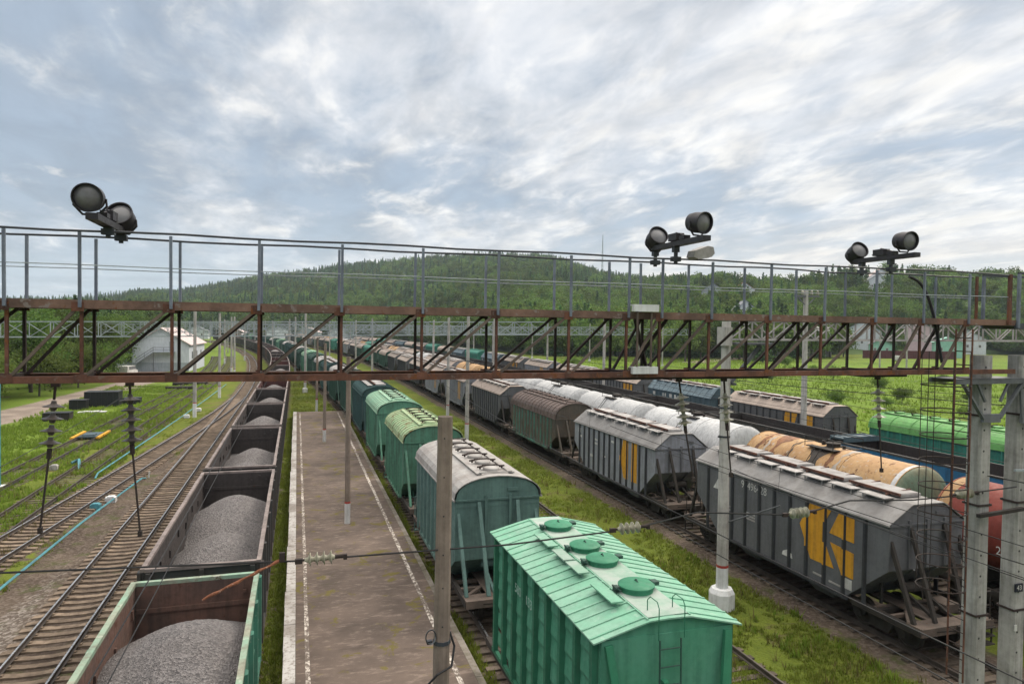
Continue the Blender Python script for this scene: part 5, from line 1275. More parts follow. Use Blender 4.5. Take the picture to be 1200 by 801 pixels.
# caged ladder
root = empty('caged_ladder',(14.25,11.65,2.5)); tag(root,'rusty caged ladder hanging from the gantry left of the concrete poles','ladder')
for y in (-.2,.2):
    mb = MB(); mb.tube([(0,y,0),(0,y,7.9)],.021,6); mb.build('ladder_rail',M['rust'],root)
mb = MB()
for k in range(26): mb.tube([(0,-.2,.2+.3*k),(0,.2,.2+.3*k)],.012,5)
mb.build('rung',M['rustdark'],root)
for k in range(9):
    z = 6.65-.56*k; mb = MB(); a_ = np.linspace(.35,2*PI-.35,26)
    mb.tube([(-.5+.5*math.cos(t_),.46*math.sin(t_),z) for t_ in a_],.014,5); mb.build('cage_hoop',M['rustdark'],root)
for t_ in (1.2,2.1,PI,4.18,5.1):
    mb = MB(); mb.tube([(-.5+.5*math.cos(t_),.46*math.sin(t_),1.9),(-.5+.5*math.cos(t_),.46*math.sin(t_),7.4)],.009,5); mb.build('cage_bar',M['rustdark'],root)

# ------------------------------------------------------------------ galvanised lattice trusses farther back
def truss(label, x0, x1, y, zb0, zb1, h, w_=.9, bay=1.4, mat='galv', r=.04):
    root = empty('lattice_truss',(x0,y,zb0)); tag(root,label,'truss','galvanised lattice trusses')
    L = x1-x0; n = max(2,int(L/bay)); sl = (zb1-zb0)/L; P_ = lambda x,z,s: (x,s*w_/2,z+sl*x)
    for s in (-1,1):
        mb = MB()
        for z in (0,h): mb.bar(P_(0,z,s),P_(L,z,s),r*2.2)
        mb.build('chord',M[mat],root)
        mb = MB()
        for i in range(n+1): mb.bar(P_(L*i/n,0,s),P_(L*i/n,h,s),r*1.5)
        for i in range(n): mb.bar(P_(L*i/n,h if i%2==(s>0) else 0,s),P_(L*(i+1)/n,0 if i%2==(s>0) else h,s),r*1.3)
        mb.build('lattice',M[mat],root)
    mb = MB()
    for i in range(n):
        for z in (0,h): mb.bar(P_(L*i/n,z,-1),P_(L*(i+1)/n,z,1),r)
    mb.build('cross_bracing',M[mat],root); return root
truss('light grey lattice truss resting on the octagonal pole and reaching right',15.95,44,22.5,9.93,10.02,.72,.6,.98,'hatchgrey',.032)
truss('longest pale lattice truss crossing behind the gantry left of centre',-36,31,84.2,8.35,9.3,1.62,1.0,2.2,'galv',.05)
truss('second lattice truss farther back, crossing the whole yard',-38,46,143,8.2,8.6,1.55,1.0,2.2,'galv',.05)
truss('third lattice truss, small in the distance over the yard end',-40,50,205,8.3,8.6,1.6,1.0,2.4,'galv',.055)
truss('farthest lattice truss at the curve of the gravel train',-45,50,262,8.4,8.6,1.6,1.0,2.6,'galv',.06)
truss('lattice truss crossing over the dark hoppers in the middle distance',9,40,172,8.4,8.6,1.5,1.0,2.2,'galv',.05)
truss('lattice truss near the end of the platform train, far centre',-20,44,234,8.3,8.5,1.6,1.0,2.5,'galv',.06)
truss('right lattice truss before the forest edge',44,100,162,8.4,8.6,1.5,1.0,2.2,'galv',.05)
truss('grey lattice truss behind the grey hoppers right of centre',22,60,120,8.6,8.9,1.5,1.0,2.2,'galv',.05)

# ------------------------------------------------------------------ small things on the left
def pipe(label, pts, r=.055):
    wire(label,[(x,y,z) for x,y,z in pts],r,'pipe','cable_pipe',M['pipe'],'turquoise pipes beside the tracks')
pipe('turquoise pipe on the gravel, nearest, beside the empty track',[(-11.05,20,-.05),(-10.9,30.5,-.08),(-10.5,40,-.06),(-9.75,50.5,-.08),(-9.7,51.5,-.3)])
pipe('turquoise pipe between the switch and the grassy siding',[(-12.85,52,-.25),(-12.85,52.7,-.03),(-12.3,70,-.05),(-12.0,81,-.05),(-11.6,100,-.06),(-11.3,124,-.1)])
for x,y,s_,lab,mt in ((-10.35,45.2,.55,'white concrete block beside the turquoise pipe','white'),(-10.75,43.6,.5,'blue white cable box across the turquoise pipe','pipe'),(-11.6,83,.6,'small white box by the foot of the nearest left pole','white'),(-11.2,89,.7,'second small white box along the far pipe','white'),(-16.4,56,.5,'small grey block in the grass between the sidings','concrete')):
    mb = MB(); mb.box(-s_/2,s_/2,-s_*.4,s_*.4,0,.3); mb.prism([(-s_*.4,.3),(s_*.4,.3),(s_*.3,.36),(-s_*.3,.36)],-s_*.35,s_*.35); o = mb.build('concrete_block',M[mt],loc=(x,y,-.3)); tag(o,lab,'block')
o = wire('bent blue pipe stub in the grass by the siding',[(-15.6,57,-.05),(-15.2,57.3,.1),(-14.9,56.2,-.05),(-14.8,55.5,-.3)],.12,'pipe','cable_pipe',M['pipe'])
root = empty('crossing_planks',(-17.75,70.5,-.2)); tag(root,'yellow planks with a dark steel plate laid on the leftmost siding','planks')
for x in (-1.0,1.0):
    mb = MB(); mb.box(x-.13,x+.13,-2.0,2.0,.1,.26); mb.build('plank',M['yellow'],root)
mb = MB(); mb.box(-.72,.72,-1.2,1.5,.08,.2); mb.box(-.5,.5,-.9,0,.2,.3); mb.build('plate',M['slate_blue'],root)
def crate(label,x,y,lx,ly,h,mat,kind='black_container'):
    root = empty(kind,(x,y,-.36)); tag(root,label,'container'); mb = MB(); mb.box(-lx/2,lx/2,-ly/2,ly/2,.12,h); mb.build('body',M[mat],root)
    mb = MB()
    for i in range(max(3,int(lx/.5))):
        xx = -lx/2+lx*i/(max(3,int(lx/.5))-1); mb.box(xx-.04,xx+.04,-ly/2-.05,-ly/2-.002,.1,h)
    mb.box(-lx/2-.05,lx/2+.05,-ly/2-.05,ly/2+.05,h+.003,h+.07); mb.box(-lx/2,lx/2,-ly/2,ly/2,0,.117); mb.build('frame',M['black'],root)
crate('long black steel container at the edge of the dirt road',-23.0,97,3.7,2.2,1.8,'black'); crate('small black box left of the long black container',-24.9,94,1.7,1.4,1.1,'black')
crate('low dark stack of sleepers at the near edge of the dirt road',-24.2,84,2.4,1.5,.8,'under','sleeper_stack'); crate('dark low flat crate right of the long black container',-20.2,99,1.9,1.2,.75,'black')
mb = MB()
for i in range(5): mb.box(-1.4+.5*i,-.75+.55*i,-.6+.12*(i%3),.5,.02*i,.14+.05*(i%2))
o = mb.build('rubble_slab',M['white'],loc=(-22.6,90.2,-.36)); tag(o,'broken white slabs in the grass before the black containers','slab')
for x,y,lx,lab in ((-17.4,118,4,'dark timber pile at the roadside beyond the containers'),(-17.0,126,5,'second dark timber pile nearer the white house')):
    mb = MB()
    for i in range(6): mb.tube([(-lx/2+R_.uniform(-.3,.3),(i%3)*.3-.3,.14+.26*(i//3)),(lx/2+R_.uniform(-.3,.3),(i%3)*.3-.3+R_.uniform(-.1,.1),.14+.26*(i//3))],.14,7)
    o = mb.build('timber_pile',M['under'],loc=(x,y,-.36)); tag(o,lab,'timber pile')
root = empty('signal_mast',(-17.6,50,-.36)); tag(root,'pale turquoise mast with white foot at the left picture edge','mast')
mb = MB(); mb.tube([(0,0,.3),(0,0,7.2)],.09,8); mb.build('tube',M['pipe'],root); mb = MB(); mb.box(-.3,.3,-.3,.3,0,.35); mb.build('foot',M['white'],root)
mb = MB(); mb.tube([(0,0,0),(.05,0,.35),(.03,0,.42)],[.05,.04,.07],8); o = mb.build('switch_lamp',M['signwhite'],loc=(-9.55,51.6,-.3)); tag(o,'small black and white marker post at the end of the near pipe','marker post')
# paper scraps and small litter near the grey train
mb = MB(); mb.add([(0,0,.02),(.25,.05,.05),(.22,.2,.03),(.02,.16,.06)],[(0,1,2,3)]); mb.add([(.02,.16,.02),(.22,.2,.0),(.24,.3,.04)],[(0,1,2)]); o = mb.build('paper_scrap',M['signwhite'],loc=(15.3,15.6,-.26)); tag(o,'scrap of white paper lying in the green strip','paper')

# ------------------------------------------------------------------ buildings
paint('wall_white',(.58,.62,.68),(.52,.56,.62),da=.2,rust=0,var=.0)
paint('wall_grey',(.33,.37,.42),(.28,.32,.36),da=.3,rust=0); paint('roof_pink',(.50,.42,.41),(.42,.33,.32),da=.25,rust=.0)
paint('roof_red',(.33,.05,.045),(.26,.045,.04),da=.2,rust=0); paint('roof_grey',(.22,.23,.25),(.17,.18,.2),da=.3,rust=0)
paint('wall_green',(.26,.50,.42),(.22,.43,.36),da=.2,rust=0); paint('fence_red',(.085,.02,.025),(.07,.018,.022),da=.2,rust=0)
paint('wall_pink',(.50,.38,.42),(.45,.34,.38),da=.2,rust=0); paint('brick',(.22,.09,.05),(.17,.075,.045),da=.3,rust=0); paint('wood_brown',(.16,.10,.06),(.12,.075,.05),da=.3,rust=0)
def house(label, x, y, rz, wd, ln, he, hr, wall, roof, wins=3, group=None, overh=.5, cat='house'):
    root = empty('house',(x,y,-.4),rz); tag(root,label,cat,group)
    mb = MB(); mb.prism([(-wd/2,0),(wd/2,0),(wd/2,he),(0,hr-.05),(-wd/2,he)],-ln/2,ln/2); mb.build('wall',M[wall],root)
    sl = (hr-he)/(wd/2)
    mb = MB(); mb.prism([(-wd/2-overh,he-sl*overh),(0,hr),(wd/2+overh,he-sl*overh),(wd/2+overh,he-sl*overh+.16),(0,hr+.17),(-wd/2-overh,he-sl*overh+.16)],-ln/2-overh,ln/2+overh); mb.build('roof',M[roof],root)
    for i in range(wins):
        for side_ in ('f','r'):
            mb = MB(); z = he*.45
            if side_=='f': xx = -wd/2+wd*(i+.5)/wins; mb.box(xx-.55,xx+.55,-ln/2-.05,-ln/2-.004,z,z+1.4)
            else: yy = -ln/2+ln*(i+.5)/wins; mb.box(wd/2+.004,wd/2+.05,yy-.55,yy+.55,z,z+1.4)
            f = mb.build('window',M['signwhite'],root)
            mb = MB()
            if side_=='f': mb.box(xx-.45,xx+.45,-ln/2-.06,-ln/2-.052,z+.1,z+1.3)
            else: mb.box(wd/2+.052,wd/2+.06,yy-.45,yy+.45,z+.1,z+1.3)
            mb.build('pane',M['glass'],f)
    return root
hs = house('white gabled workshop with outside stair beside the left curve',-27.2,171,-.05,11.0,18,5.9,9.2,'wall_white','roof_pink',0,cat='workshop')
mb = MB(); mb.box(-5.4,5.45,-9.06,-9.004,0,1.9); mb.build('plinth',M['wall_grey'],hs)
mb = MB(); mb.prism([(-4.6,1.6),(-1.2,4.1),(2.8,4.1),(2.8,4.25),(-1.3,4.25),(-4.6,1.8)],-10.4,-9.07); mb.build('stair',M['wall_grey'],hs)
mb = MB()
for a_,c_ in (((-4.6,2.8),(-1.2,5.2)),((-1.2,5.2),(2.8,5.2)),((-4.6,2.2),(-1.2,4.7)),((-1.2,4.7),(2.8,4.7))): mb.tube([(a_[0],-10.35,a_[1]),(c_[0],-10.35,c_[1])],.05,5)
for x,z in ((-4.5,1.8),(-2.9,3.),(-1.2,4.2),(.8,4.2),(2.7,4.2)): mb.tube([(x,-10.35,z),(x,-10.35,z+1.05)],.04,5)
for x in (-1.2,2.7): mb.tube([(x,-10.3,0),(x,-10.3,4.1)],.07,5)
mb.build('stair_railing',M['galvdark'],hs)
mb = MB(); mb.box(1.6,2.6,-9.06,-9.005,4.3,6.4); mb.build('door',M['wall_grey'],hs)
mb = MB(); mb.box(5.51,5.56,-6,-5,2.6,4.2); mb.box(5.51,5.56,-1,0,2.6,4.2); mb.box(5.51,5.56,4,5,2.6,4.2); mb.build('window',M['galvdark'],hs)
house('small annex with red roof left of the white workshop',-34.8,173,-.05,5.5,9,3.6,5.8,'wall_white','roof_red',1,cat='annex')
house('white two storey house with grey roof beyond the right dirt road',262,268,-.75,17,13,10.5,15.5,'wall_white','roof_grey',3)
house('mint green shed before the pink house on the right',240,235,-.75,9,10,5.2,7.2,'wall_green','roof_grey',2)
house('pink walled house between green sheds on the right',290,262,-.75,12,10,12.5,16,'wall_pink','roof_grey',2)
house('second mint green shed nearer the right pole',262,222,-.75,10,9,6.5,8.5,'wall_green','wall_green',2)
house('orange brick cottage among trees behind the octagonal pole',156,243,-.5,9,8,5,8.5,'brick','roof_grey',2)
house('grey roofed cottage deep in the trees on the right',214,295,-.4,14,11,19,25,'wall_white','roof_grey',2)
house('tall white house with grey roof behind the nearer mint shed',318,258,-.9,15,12,7.5,12,'wall_white','roof_grey',3)
house('long pale shed at the far right behind the burgundy fence',392,300,-.9,24,12,5,7,'hatchgrey','hatchgrey',3)
house('white house at the far right edge',415,330,-.9,14,10,6,10,'wall_white','roof_grey',2)
for i,(x,y,wd,hr,wl,rf) in enumerate(((-60,470,14,8,'wall_white','roof_grey'),(-38,480,12,7,'wood_brown','roof_pink'),(-12,500,16,8,'wall_white','roof_grey'),(8,470,13,8,'wall_grey','roof_pink'),(30,500,18,8,'wall_white','roof_grey'),(55,520,14,9,'wood_brown','roof_grey'),(80,500,16,8,'wall_grey','roof_pink'),(-90,500,14,8,'wall_white','roof_grey'),(105,540,15,9,'wall_white','roof_pink'),(20,560,18,12,'wall_white','roof_grey'),(-45,560,16,12,'wood_brown','roof_grey'))):
    house('distant small building at the end of the yard below the hill',x,y,R_.uniform(-.3,.3),wd,11,hr*.62,hr,wl,rf,2,'buildings at the end of the yard')
def fence(label,p,q,h,mat):
    p = Vector((*p,-.4)); q = Vector((*q,-.4)); L = (q-p).length; root = empty('fence',p,math.atan2(q.y-p.y,q.x-p.x)); tag(root,label,'fence')
    mb = MB(); n = int(L/.5)
    vs_=[]; 
    for i in range(n+1): vs_ += [(L*i/n,.04*(i%2),.1),(L*i/n,.04*(i%2),h)]
    mb.add(vs_,[(2*i,2*i+2,2*i+3,2*i+1) for i in range(n)]); mb.add([(x,y+.06,z) for x,y,z in vs_],[(2*i,2*i+1,2*i+3,2*i+2) for i in range(n)]); mb.build('panel',M[mat],root)
    mb = MB()
    for i in range(int(L/3)+1): mb.box(i*3-.05,i*3+.05,.07,.17,0,h+.1)
    mb.build('post',M['galvdark'],root)
fence('burgundy sheet fence in front of the mint green sheds',(212,216),(247,205),3.2,'fence_red')
fence('burgundy sheet fence at the far right edge',(300,216),(420,250),4.6,'fence_red')
fence('pale grey board fence left of the burgundy one',(176,232),(206,226),3.2,'hatchgrey')
def van(label,x,y,rz,mat):
    root = empty('parked_van',(x,y,-.38),rz); tag(root,label,'van')
    mb = MB(); mb.prism([(-2.4,.4),(2.4,.4),(2.45,1.0),(1.7,1.15),(1.2,1.95),(-2.3,2.0),(-2.4,1.2)],-.95,.95); mb.build('body',M[mat],root)
    mb = MB(); mb.prism([(1.28,1.25),(1.62,1.22),(1.22,1.86),(-1.6,1.9),(-1.6,1.25)],-.96,.96); mb.build('window',M['glass'],root)
    for sx in (-1.5,1.5):
        for sy in (-.82,.82):
            mb = MB(); mb.lathe([(.1,-.1),(.36,-.1),(.36,.1),(.1,.1)],16,Matrix.Translation((sx,sy,.36)) @ Matrix.Rotation(PI/2,4,'X')); mb.build('wheel',M['black'],root)
van('white van parked by the mint green shed',208,196,.6,'signwhite'); van('white car parked on the dirt road before the left trees',-31.5,150,1.4,'signwhite')

# ------------------------------------------------------------------ vegetation
M['leaf_d'] = leafmat('broad_leaves',(.062,.115,.026),(.095,.155,.034),(.13,.18,.045),.4,.12)
M['leaf_b'] = leafmat('birch_leaves',(.085,.14,.03),(.12,.18,.038),(.15,.20,.05),.42,.12)
M['leaf_s'] = leafmat('spruce_needles',(.045,.095,.038),(.064,.12,.042),(.08,.14,.045),.3,.1)
M['bark'] = W('bark',(.10,.085,.07),(.06,.05,.042),da=.4,rough=.95)
def leaf_quads(C, size, rng, flat=.0):
    n = len(C); a = rng.normal(size=(n,3)); a[:,2] *= 1-flat*.5; a /= np.linalg.norm(a,axis=1)[:,None]
    b = rng.normal(size=(n,3)); b -= (b*a).sum(1)[:,None]*a; b /= np.linalg.norm(b,axis=1)[:,None]
    s = (size*rng.uniform(.6,1.4,n))[:,None]
    return np.stack([C+a*s, C+b*s*.62, C-a*s, C-b*s*.62],1).reshape(-1,3)
def decid(seed, h, wd, nclump, nleaf, ls, mat, bottom=.16, loose=1.):
    rng = np.random.default_rng(seed); cs=[]; tries=0
    lobes = [(rng.uniform(-.28,.28)*wd, rng.uniform(-.28,.28)*wd, h*rng.uniform(.42,.78), wd*rng.uniform(.30,.46), h*rng.uniform(.17,.26)) for _ in range(6)]
    lobes.append((0,0,h*.80,wd*.28,h*.2)); lobes.append((0,0,h*.4,wd*.42,h*.24))
    while len(cs) < nclump:
        lx,ly,lz,lr,lh = lobes[rng.integers(len(lobes))]; d = rng.normal(size=3); d /= np.linalg.norm(d); r = rng.uniform(.55,1.05)
        c = np.array([lx+d[0]*lr*r, ly+d[1]*lr*r, lz+d[2]*lh*r])
        if c[2] > h*bottom: cs.append(c)
    cs = np.array(cs); cr = wd*.085*rng.uniform(.6,1.5,nclump)*loose
    C = np.repeat(cs,nleaf,0)+rng.normal(size=(nclump*nleaf,3))*np.repeat(cr,nleaf)[:,None]*np.array([1,1,.75])
    V = leaf_quads(C, ls, rng); crown = np_mesh('crown', V, np.arange(len(V)).reshape(-1,4), mat)
    mb = MB(); mb.tube([(0,0,-.3),(.05,0,h*.25),(-.04,.05,h*.5),(0,0,h*.82)],[h*.022,h*.017,h*.011,.02],8)
    for k in range(8):
        c = cs[rng.integers(nclump)]; z0 = h*rng.uniform(.22,.55); mb.tube([(0,0,z0),tuple(np.array([0,0,z0])*.4+c*.6-np.array([0,0,h*.03])),tuple(c)],[h*.008,h*.005,.012],5)
    return crown, mb.mesh('trunk', M['bark'])
def spruce(seed, h, wd, tiers, per, ls, mat):
    rng = np.random.default_rng(seed); C=[]
    for i in range(tiers):
        f = i/(tiers-1); z = h*(.10+.88*f); r = wd/2*(1-f)**.85*rng.uniform(.8,1.15)+.08; nb = max(3,int(per*(1-f)+3)); a0 = rng.uniform(0,6)
        for k in range(nb):
            a = a0+2*PI*k/nb+rng.uniform(-.25,.25); rr = r*rng.uniform(.75,1.1)
            for q in np.linspace(.15,1,max(2,int(5*(1-f))+1)): C.append((rr*q*math.cos(a),rr*q*math.sin(a),z-.28*rr*q+rng.normal(0,.05)))
    C = np.array(C); C = np.concatenate([C,C+rng.normal(0,ls*.35,C.shape)]); V = leaf_quads(C, ls, rng, .8); crown = np_mesh('crown',V,np.arange(len(V)).reshape(-1,4),mat)
    mb = MB(); mb.tube([(0,0,-.3),(0,0,h*.5),(0,0,h*.97)],[h*.014,h*.009,.02],7); return crown, mb.mesh('trunk',M['bark'])
near = [decid(11,13,9,150,44,.20,M['leaf_d']), decid(12,12,8,140,44,.20,M['leaf_b']), decid(13,14,8,150,44,.20,M['leaf_d']), decid(14,7,7,110,44,.19,M['leaf_b'],.05), decid(15,17,8,90,26,.20,M['leaf_b'],.4,1.2)]
mid = [decid(21,16,10,80,22,.5,M['leaf_d']), decid(22,14,9,75,22,.5,M['leaf_b']), decid(23,18,10,85,22,.5,M['leaf_d']), decid(24,15,8,70,22,.45,M['leaf_b']), spruce(31,19,6.5,22,9,.55,M['leaf_s']), spruce(32,16,5.5,20,9,.5,M['leaf_s'])]
TREES = {}
def tree(proto, name, label, x, y, s, group, z=-.45, rz=None):
    root = empty(name,(x,y,z),R_.uniform(0,6.28) if rz is None else rz); tag(root,label,'tree',group); root.scale = (s*R_.uniform(.92,1.08),s*R_.uniform(.92,1.08),s)
    for nm,me in zip(('crown','trunk'),proto):
        o = bpy.data.objects.new(nm,me); COL.objects.link(o); o.parent = root
        if nm=='crown': TREES.setdefault(me.name,o)
    return root
POS = [(-40,78),(-41.5,86),(-39.5,94),(-43,99),(-38.6,104),(-41,111),(-37.2,117),(-39.6,124),(-35.8,131),(-38,138),(-35.0,146),(-37.6,154),(-36.8,163),(-44,90),(-46,106),(-45,120),(-43,134),(-42,148),(-48,98),(-50,115),(-49,140),(-47,160),(-37.5,84),(-36.5,99),(-34.3,111),(-33.0,124),(-33.5,140),(-55,105),(-56,130),(-54,150)]
kinds = [0,1,2,1,3,0,2,1,3,0,1,2,1,2,0,1,0,2,0,2,1,0,3,3,3,3,3,2,0,1]
for i,((x,y),k) in enumerate(zip(POS,kinds)):
    if k == 3: lab = f'low bushy tree at the dirt road edge, {ORD[[j for j,q in enumerate(kinds) if q==3].index(i)+1]} from the camera'
    else: lab = f'{["dark","light green","tall dark","",""][k]} leafy tree behind the dirt road, {ORD[[j for j,q in enumerate(kinds) if q==k].index(i)+1]} of its kind from the camera' if True else ''
    tree(near[k],'broadleaf_tree',lab,x,y,R_.uniform(.82,1.05),'leafy trees behind the dirt road')
tree(near[4],'broadleaf_tree','tall sparse birch rising above the left trees against the sky',-47.5,92,.95,'birch')
# forest belt behind the right meadow: front row trees one by one
RB = []
rr = random.Random(5)
for i in range(64):
    px = 655+ (i/63)*330+rr.uniform(-4,4); b_ = YAW+math.atan((px-600)/F_PX); R__ = rr.uniform(228,262)+ (25 if i%2 else 0)+max(0,px-900)*.5; RB.append((R__*math.sin(b_),R__*math.cos(b_)))
occ = [(156,243,11)]
n_ = 0
for i,(x,y) in enumerate(RB):
    if any(math.hypot(x-a,y-c) < r for a,c,r in occ): continue
    k = rr.choice((0,1,2,3,0,1,3,4,5)); n_ += 1
    tree(mid[k],'spruce_tree' if k>3 else 'broadleaf_tree','spruce in the front row of the forest behind the right meadow' if k>3 else 'leafy tree in the front row of the forest behind the right meadow',x,y,rr.uniform(.75,1.1),'front row of the forest behind the meadow')
for i,(x,y,k,s,lab) in enumerate(((150,262,0,1.25,'tall rounded tree behind the brick cottage'),(172,252,1,1.0,'leafy tree right of the brick cottage'),(146,232,3,.6,'small tree before the brick cottage'),(225,262,2,1.3,'broad tree left of the white two storey house'),(243,290,0,1.4,'tree rising behind the white two storey house'),(285,285,2,1.5,'tall tree behind the pink house'),(315,270,1,1.4,'tree right of the pink house'),(345,270,2,1.5,'first tree behind the right burgundy fence'),(375,275,0,1.5,'second tree behind the right burgundy fence'),(300,300,4,1.3,'spruce behind the pink house'),(194,246,3,.8,'small tree left of the pale grey board fence'))):
    tree(mid[k],'spruce_tree' if k>3 else 'broadleaf_tree',lab,x,y,s,'garden trees by the right houses')
for x,y,s,lab in ((52,62,.30,'bush in the meadow behind the slate blue hopper'),(60,57,.36,'bush in the meadow behind the bright green hopper'),(66,60,.30,'second bush behind the bright green hopper'),(72,78,.36,'bush in the meadow beside the tall crosshead pole'),(58,80,.32,'bush left of the tall crosshead pole'),(86,80,.34,'bush in the middle of the right meadow'),(50,98,.36,'bush by the outer track behind the white clamp'),(64,70,.22,'low bush near the bright green hopper roof'),(78,62,.3,'bush far right in the meadow behind the ladder cage'),(98,96,.4,'round bush deep in the right meadow'),(110,120,.45,'large bush before the burgundy fence'),(92,118,.35,'bush between the meadow poles'),(70,130,.5,'tall bush at the left of the right meadow'),(62,150,.55,'leafy clump by the outer track before the forest'),(130,160,.5,'clump of shrubs left of the pale board fence')):
    tree(near[3],'bush',lab,x,y,s,'bushes in the right meadow')['category'] = 'bush'

rs = random.Random(12)
for i in range(26):
    y = rs.uniform(60,200); x = 46+ (y-40)*.25+rs.uniform(2,95)
    tree(near[3],'bush','low green shrub scattered in the right meadow',x,y,rs.uniform(.14,.34),'scattered shrubs of the right meadow')['category'] = 'bush'
# ------------------------------------------------------------------ hills with forest
SK = [(-400,352),(-100,350),(0,350),(60,350),(120,346),(160,341),(200,339),(235,333),(280,323),(320,317),(360,313),(400,307),(440,303),(480,300),(520,297),(560,296),(600,296),(640,298),(660,302),(680,309),(700,315),(730,320),(780,322),(840,322),(880,328),(930,329),(965,325),(990,319),(1050,318),(1110,320),(1160,320),(1220,322),(1500,326),(2200,330)]
RC = [(-400,1700),(150,1900),(235,1700),(300,1500),(600,1400),(700,1250),(770,900),(850,640),(980,580),(1200,620),(2200,800)]
RBS = [(-400,260),(100,260),(170,320),(230,560),(440,480),(560,300),(640,250),(700,252),(900,275),(960,330),(1200,420),(2200,500)]
def tab(T,x): return np.interp(x,[a for a,_ in T],[c for _,c in T])
def hillz(be,R):
    px = 600+F_PX*np.tan(np.clip(be-YAW,-1.25,1.25)); y = tab(SK,px); yh = 378.4+.0139*(px-348); Rc_ = tab(RC,px); Rb_ = tab(RBS,px)
    el = (yh-y)/np.sqrt(F_PX**2+(px-600)**2); Hc = H+Rc_*el-20+8*np.clip((px-760)/80,0,1)+6*np.clip((240-px)/80,0,1)
    t_ = np.clip((R-Rb_)/(Rc_-Rb_),0,1); s_ = t_*t_*(3-2*t_)
    s_ = .62*s_+.38*t_
    return Hc*s_-.5-np.clip((R-Rc_)/1500,0,1)*Hc*.6
for x,y,wl,rf,lab in ((293,405,'wall_white','roof_red','hillside house with pink red roof in the right forest'),(276,416,'wall_grey','roof_grey','dark roofed hillside house left of the pink red roof'),(113,548,'wood_brown','roof_red','hillside house with red roof above the yard end'),(376,374,'wall_white','roof_grey','white hillside house in the right forest'),(405,400,'wall_white','roof_pink','pale roofed hillside house high in the right forest')):
    h_ = house(lab,x,y,-.5,14,11,7,12,wl,rf,2); h_.location.z = float(hillz(math.atan2(x,y),math.hypot(x,y)))+(2.5 if x > 200 else -4.5)
bes = np.linspace(YAW-1.05,YAW+1.05,260); Rs = np.concatenate([np.linspace(240,1000,60),np.linspace(1030,2600,50)])
BE,RR_ = np.meshgrid(bes,Rs); HZ = hillz(BE,RR_)
for i in range(HZ.shape[0]):
    for j in range(HZ.shape[1]):
        if HZ[i,j] > 0: HZ[i,j] += min(1,HZ[i,j]/10)*3*mnoise.noise((BE[i,j]*18,RR_[i,j]*.008,2.))
HZ = np.where(HZ < -.3, -3.0, HZ)
V = np.stack([RR_*np.sin(BE),RR_*np.cos(BE),HZ],-1).reshape(-1,3); idx = np.arange(HZ.size).reshape(HZ.shape)
m, t, b = new_mat('forest_floor'); geo = t.new('ShaderNodeNewGeometry')
c = t.mix(t.ramp(t.noise(geo.outputs['Position'],.03,5,.6),.35,.65),(.05,.09,.03),(.08,.12,.04)); t.link(c,b.inputs['Base Color']); b.inputs['Roughness'].default_value=1
o = bpy.data.objects.new('hills',np_mesh('hills',V,np.stack([idx[:-1,:-1],idx[1:,:-1],idx[1:,1:],idx[:-1,1:]],-1).reshape(-1,4),m,True)); COL.objects.link(o); tag(o,'low rounded hills covered in forest','hill',kind='structure')
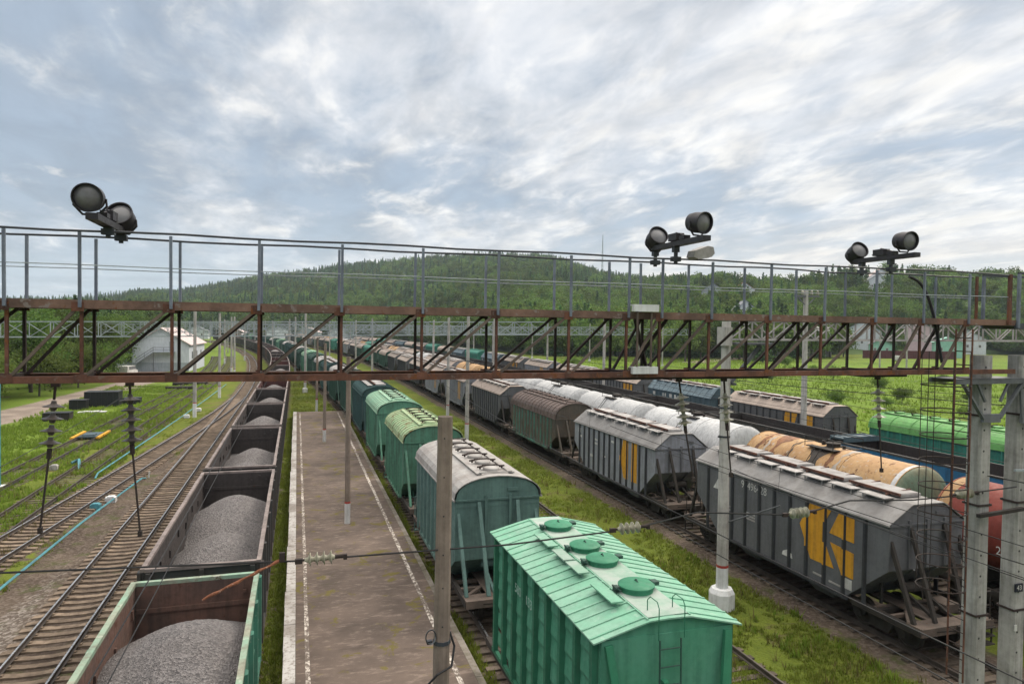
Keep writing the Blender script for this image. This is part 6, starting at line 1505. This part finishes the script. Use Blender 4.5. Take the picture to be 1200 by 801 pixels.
def forest(name, label, n, pxr, Rf, seed, weights):
    rng = np.random.default_rng(seed); px = rng.uniform(*pxr,n*3); u = rng.uniform(0,1,n*3); Rb_ = tab(RBS,px); Rc_ = tab(RC,px)
    f = Rf[0]+(Rf[1]-Rf[0])*u**1.25; R = Rb_+(Rc_-Rb_)*f; be = YAW+np.arctan((px-600)/F_PX)
    z = hillz(be,R); nz = np.array([mnoise.noise((R_ge*.008,b_*9,4.)) for R_ge,b_ in zip(R,be)])
    X = R*np.sin(be); Y = R*np.cos(be); keep = (z > -.45)
    for a,c_,r in ((262,268,16),(240,235,11),(290,262,12),(214,295,14),(293,405,15),(276,416,14),(376,374,14),(405,400,14),(318,258,15),(392,300,22),(415,330,14),(113,548,13)): 
        keep &= np.hypot(X-a,Y-c_) > r
        dd = np.hypot(a,c_); keep &= ~((np.abs(np.arctan2(X,Y)-math.atan2(a,c_)) < r*.5/dd) & (R < dd) & (R > dd-45))
    X,Y,z,R,nz = [q[keep][:n] for q in (X,Y,z,R,nz)]
    k = len(X); me = bpy.data.meshes.new(name); me.vertices.add(k); me.vertices.foreach_set('co',np.stack([X,Y,z-.4],-1).astype(np.float32).ravel())
    fattr(me,'scl',rng.uniform(.6,1.08,k)*(1+.15*nz)); fattr(me,'rot',rng.uniform(0,6.28,k))
    # spruces gather in stands, broadleaf trees lower down
    ps = np.clip(weights[0]+weights[1]*(R-300)/900+nz*.9,.05,.97); spr = rng.uniform(0,1,k) < ps
    ii = np.where(spr, rng.integers(4,6,k), rng.integers(0,4,k)).astype(np.int32); a = me.attributes.new('idx','INT','POINT'); a.data.foreach_set('value',ii)
    o = bpy.data.objects.new(name,me); COL.objects.link(o); tag(o,label,'forest',kind='stuff')
    ng = bpy.data.node_groups.new(name,'GeometryNodeTree'); ng.interface.new_socket('Geometry',in_out='INPUT',socket_type='NodeSocketGeometry'); ng.interface.new_socket('Geometry',in_out='OUTPUT',socket_type='NodeSocketGeometry')
    N = ng.nodes; L = ng.links; gi = N.new('NodeGroupInput'); go = N.new('NodeGroupOutput'); iop = N.new('GeometryNodeInstanceOnPoints'); jn = N.new('GeometryNodeJoinGeometry')
    for me_,_ in mid[::-1]:
        oi = N.new('GeometryNodeObjectInfo'); oi.transform_space='ORIGINAL'; oi.inputs['Object'].default_value = TREES[me_.name]; oi.inputs['As Instance'].default_value = True
        L.new(oi.outputs['Geometry'],jn.inputs[0])
    def na(nm,ty):
        q = N.new('GeometryNodeInputNamedAttribute'); q.data_type = ty; q.inputs[0].default_value = nm; return [s for s in q.outputs if s.enabled and s.name=='Attribute'][0]
    L.new(gi.outputs[0],iop.inputs['Points']); L.new(jn.outputs[0],iop.inputs['Instance']); iop.inputs['Pick Instance'].default_value = True
    L.new(na('idx','INT'),iop.inputs['Instance Index']); L.new(na('scl','FLOAT'),iop.inputs['Scale'])
    cx_ = N.new('ShaderNodeCombineXYZ'); L.new(na('rot','FLOAT'),cx_.inputs[2]); L.new(cx_.outputs[0],iop.inputs['Rotation']); L.new(iop.outputs[0],go.inputs[0])
    md = o.modifiers.new('scatter','NODES'); md.node_group = ng; return o
forest('hill_forest','dense mixed forest covering the wide hill beyond the yard',9000,(150,800),(.0,1.03),1,(.05,.62))
forest('ridge_forest','bluish dark forest on the far left ridge',2600,(-260,260),(.0,1.02),2,(.5,.5))
forest('right_forest','forest behind the right meadow and houses',5200,(620,1500),(.0,1.03),3,(.1,.9))
# radio mast on the hill
root = empty('radio_mast',(646,1400,100)); tag(root,'thin pale lattice radio mast above the hill right of centre','radio mast')
for i in range(8):
    mb = MB(); w0,w1 = 4.6*(1-i/9),4.6*(1-(i+1)/9); z0,z1 = i*14.4,(i+1)*14.4
    for a,c_ in ((-1,-1),(1,-1),(1,1),(-1,1)): mb.bar((a*w0/2,c_*w0/2,z0),(a*w1/2,c_*w1/2,z1),.4)
    for s in (-1,1): mb.bar((-w0/2,s*w0/2,z0),(w1/2,s*w1/2,z1),.25); mb.bar((w0/2,s*w0/2,z0),(-w1/2,s*w1/2,z1),.25)
    mb.build('mast_section',M['galv'],root)

# ------------------------------------------------------------------ the air between here and the hills
m = bpy.data.materials.new('haze_air'); m.use_nodes = True; t = NT(m.node_tree); t.n.clear()
out = t.new('ShaderNodeOutputMaterial'); v = t.new('ShaderNodeVolumePrincipled'); t.link(v.outputs[0], out.inputs['Volume'])
v.inputs['Color'].default_value = (.76,.90,1.0,1); v.inputs['Density'].default_value = .00011; v.inputs['Anisotropy'].default_value = .2
mb = MB(); mb.box(-3300,3300,-500,3300,-8,226); o = mb.build('haze', m); tag(o,'thin pale summer haze over the yard and hills','haze',kind='stuff')
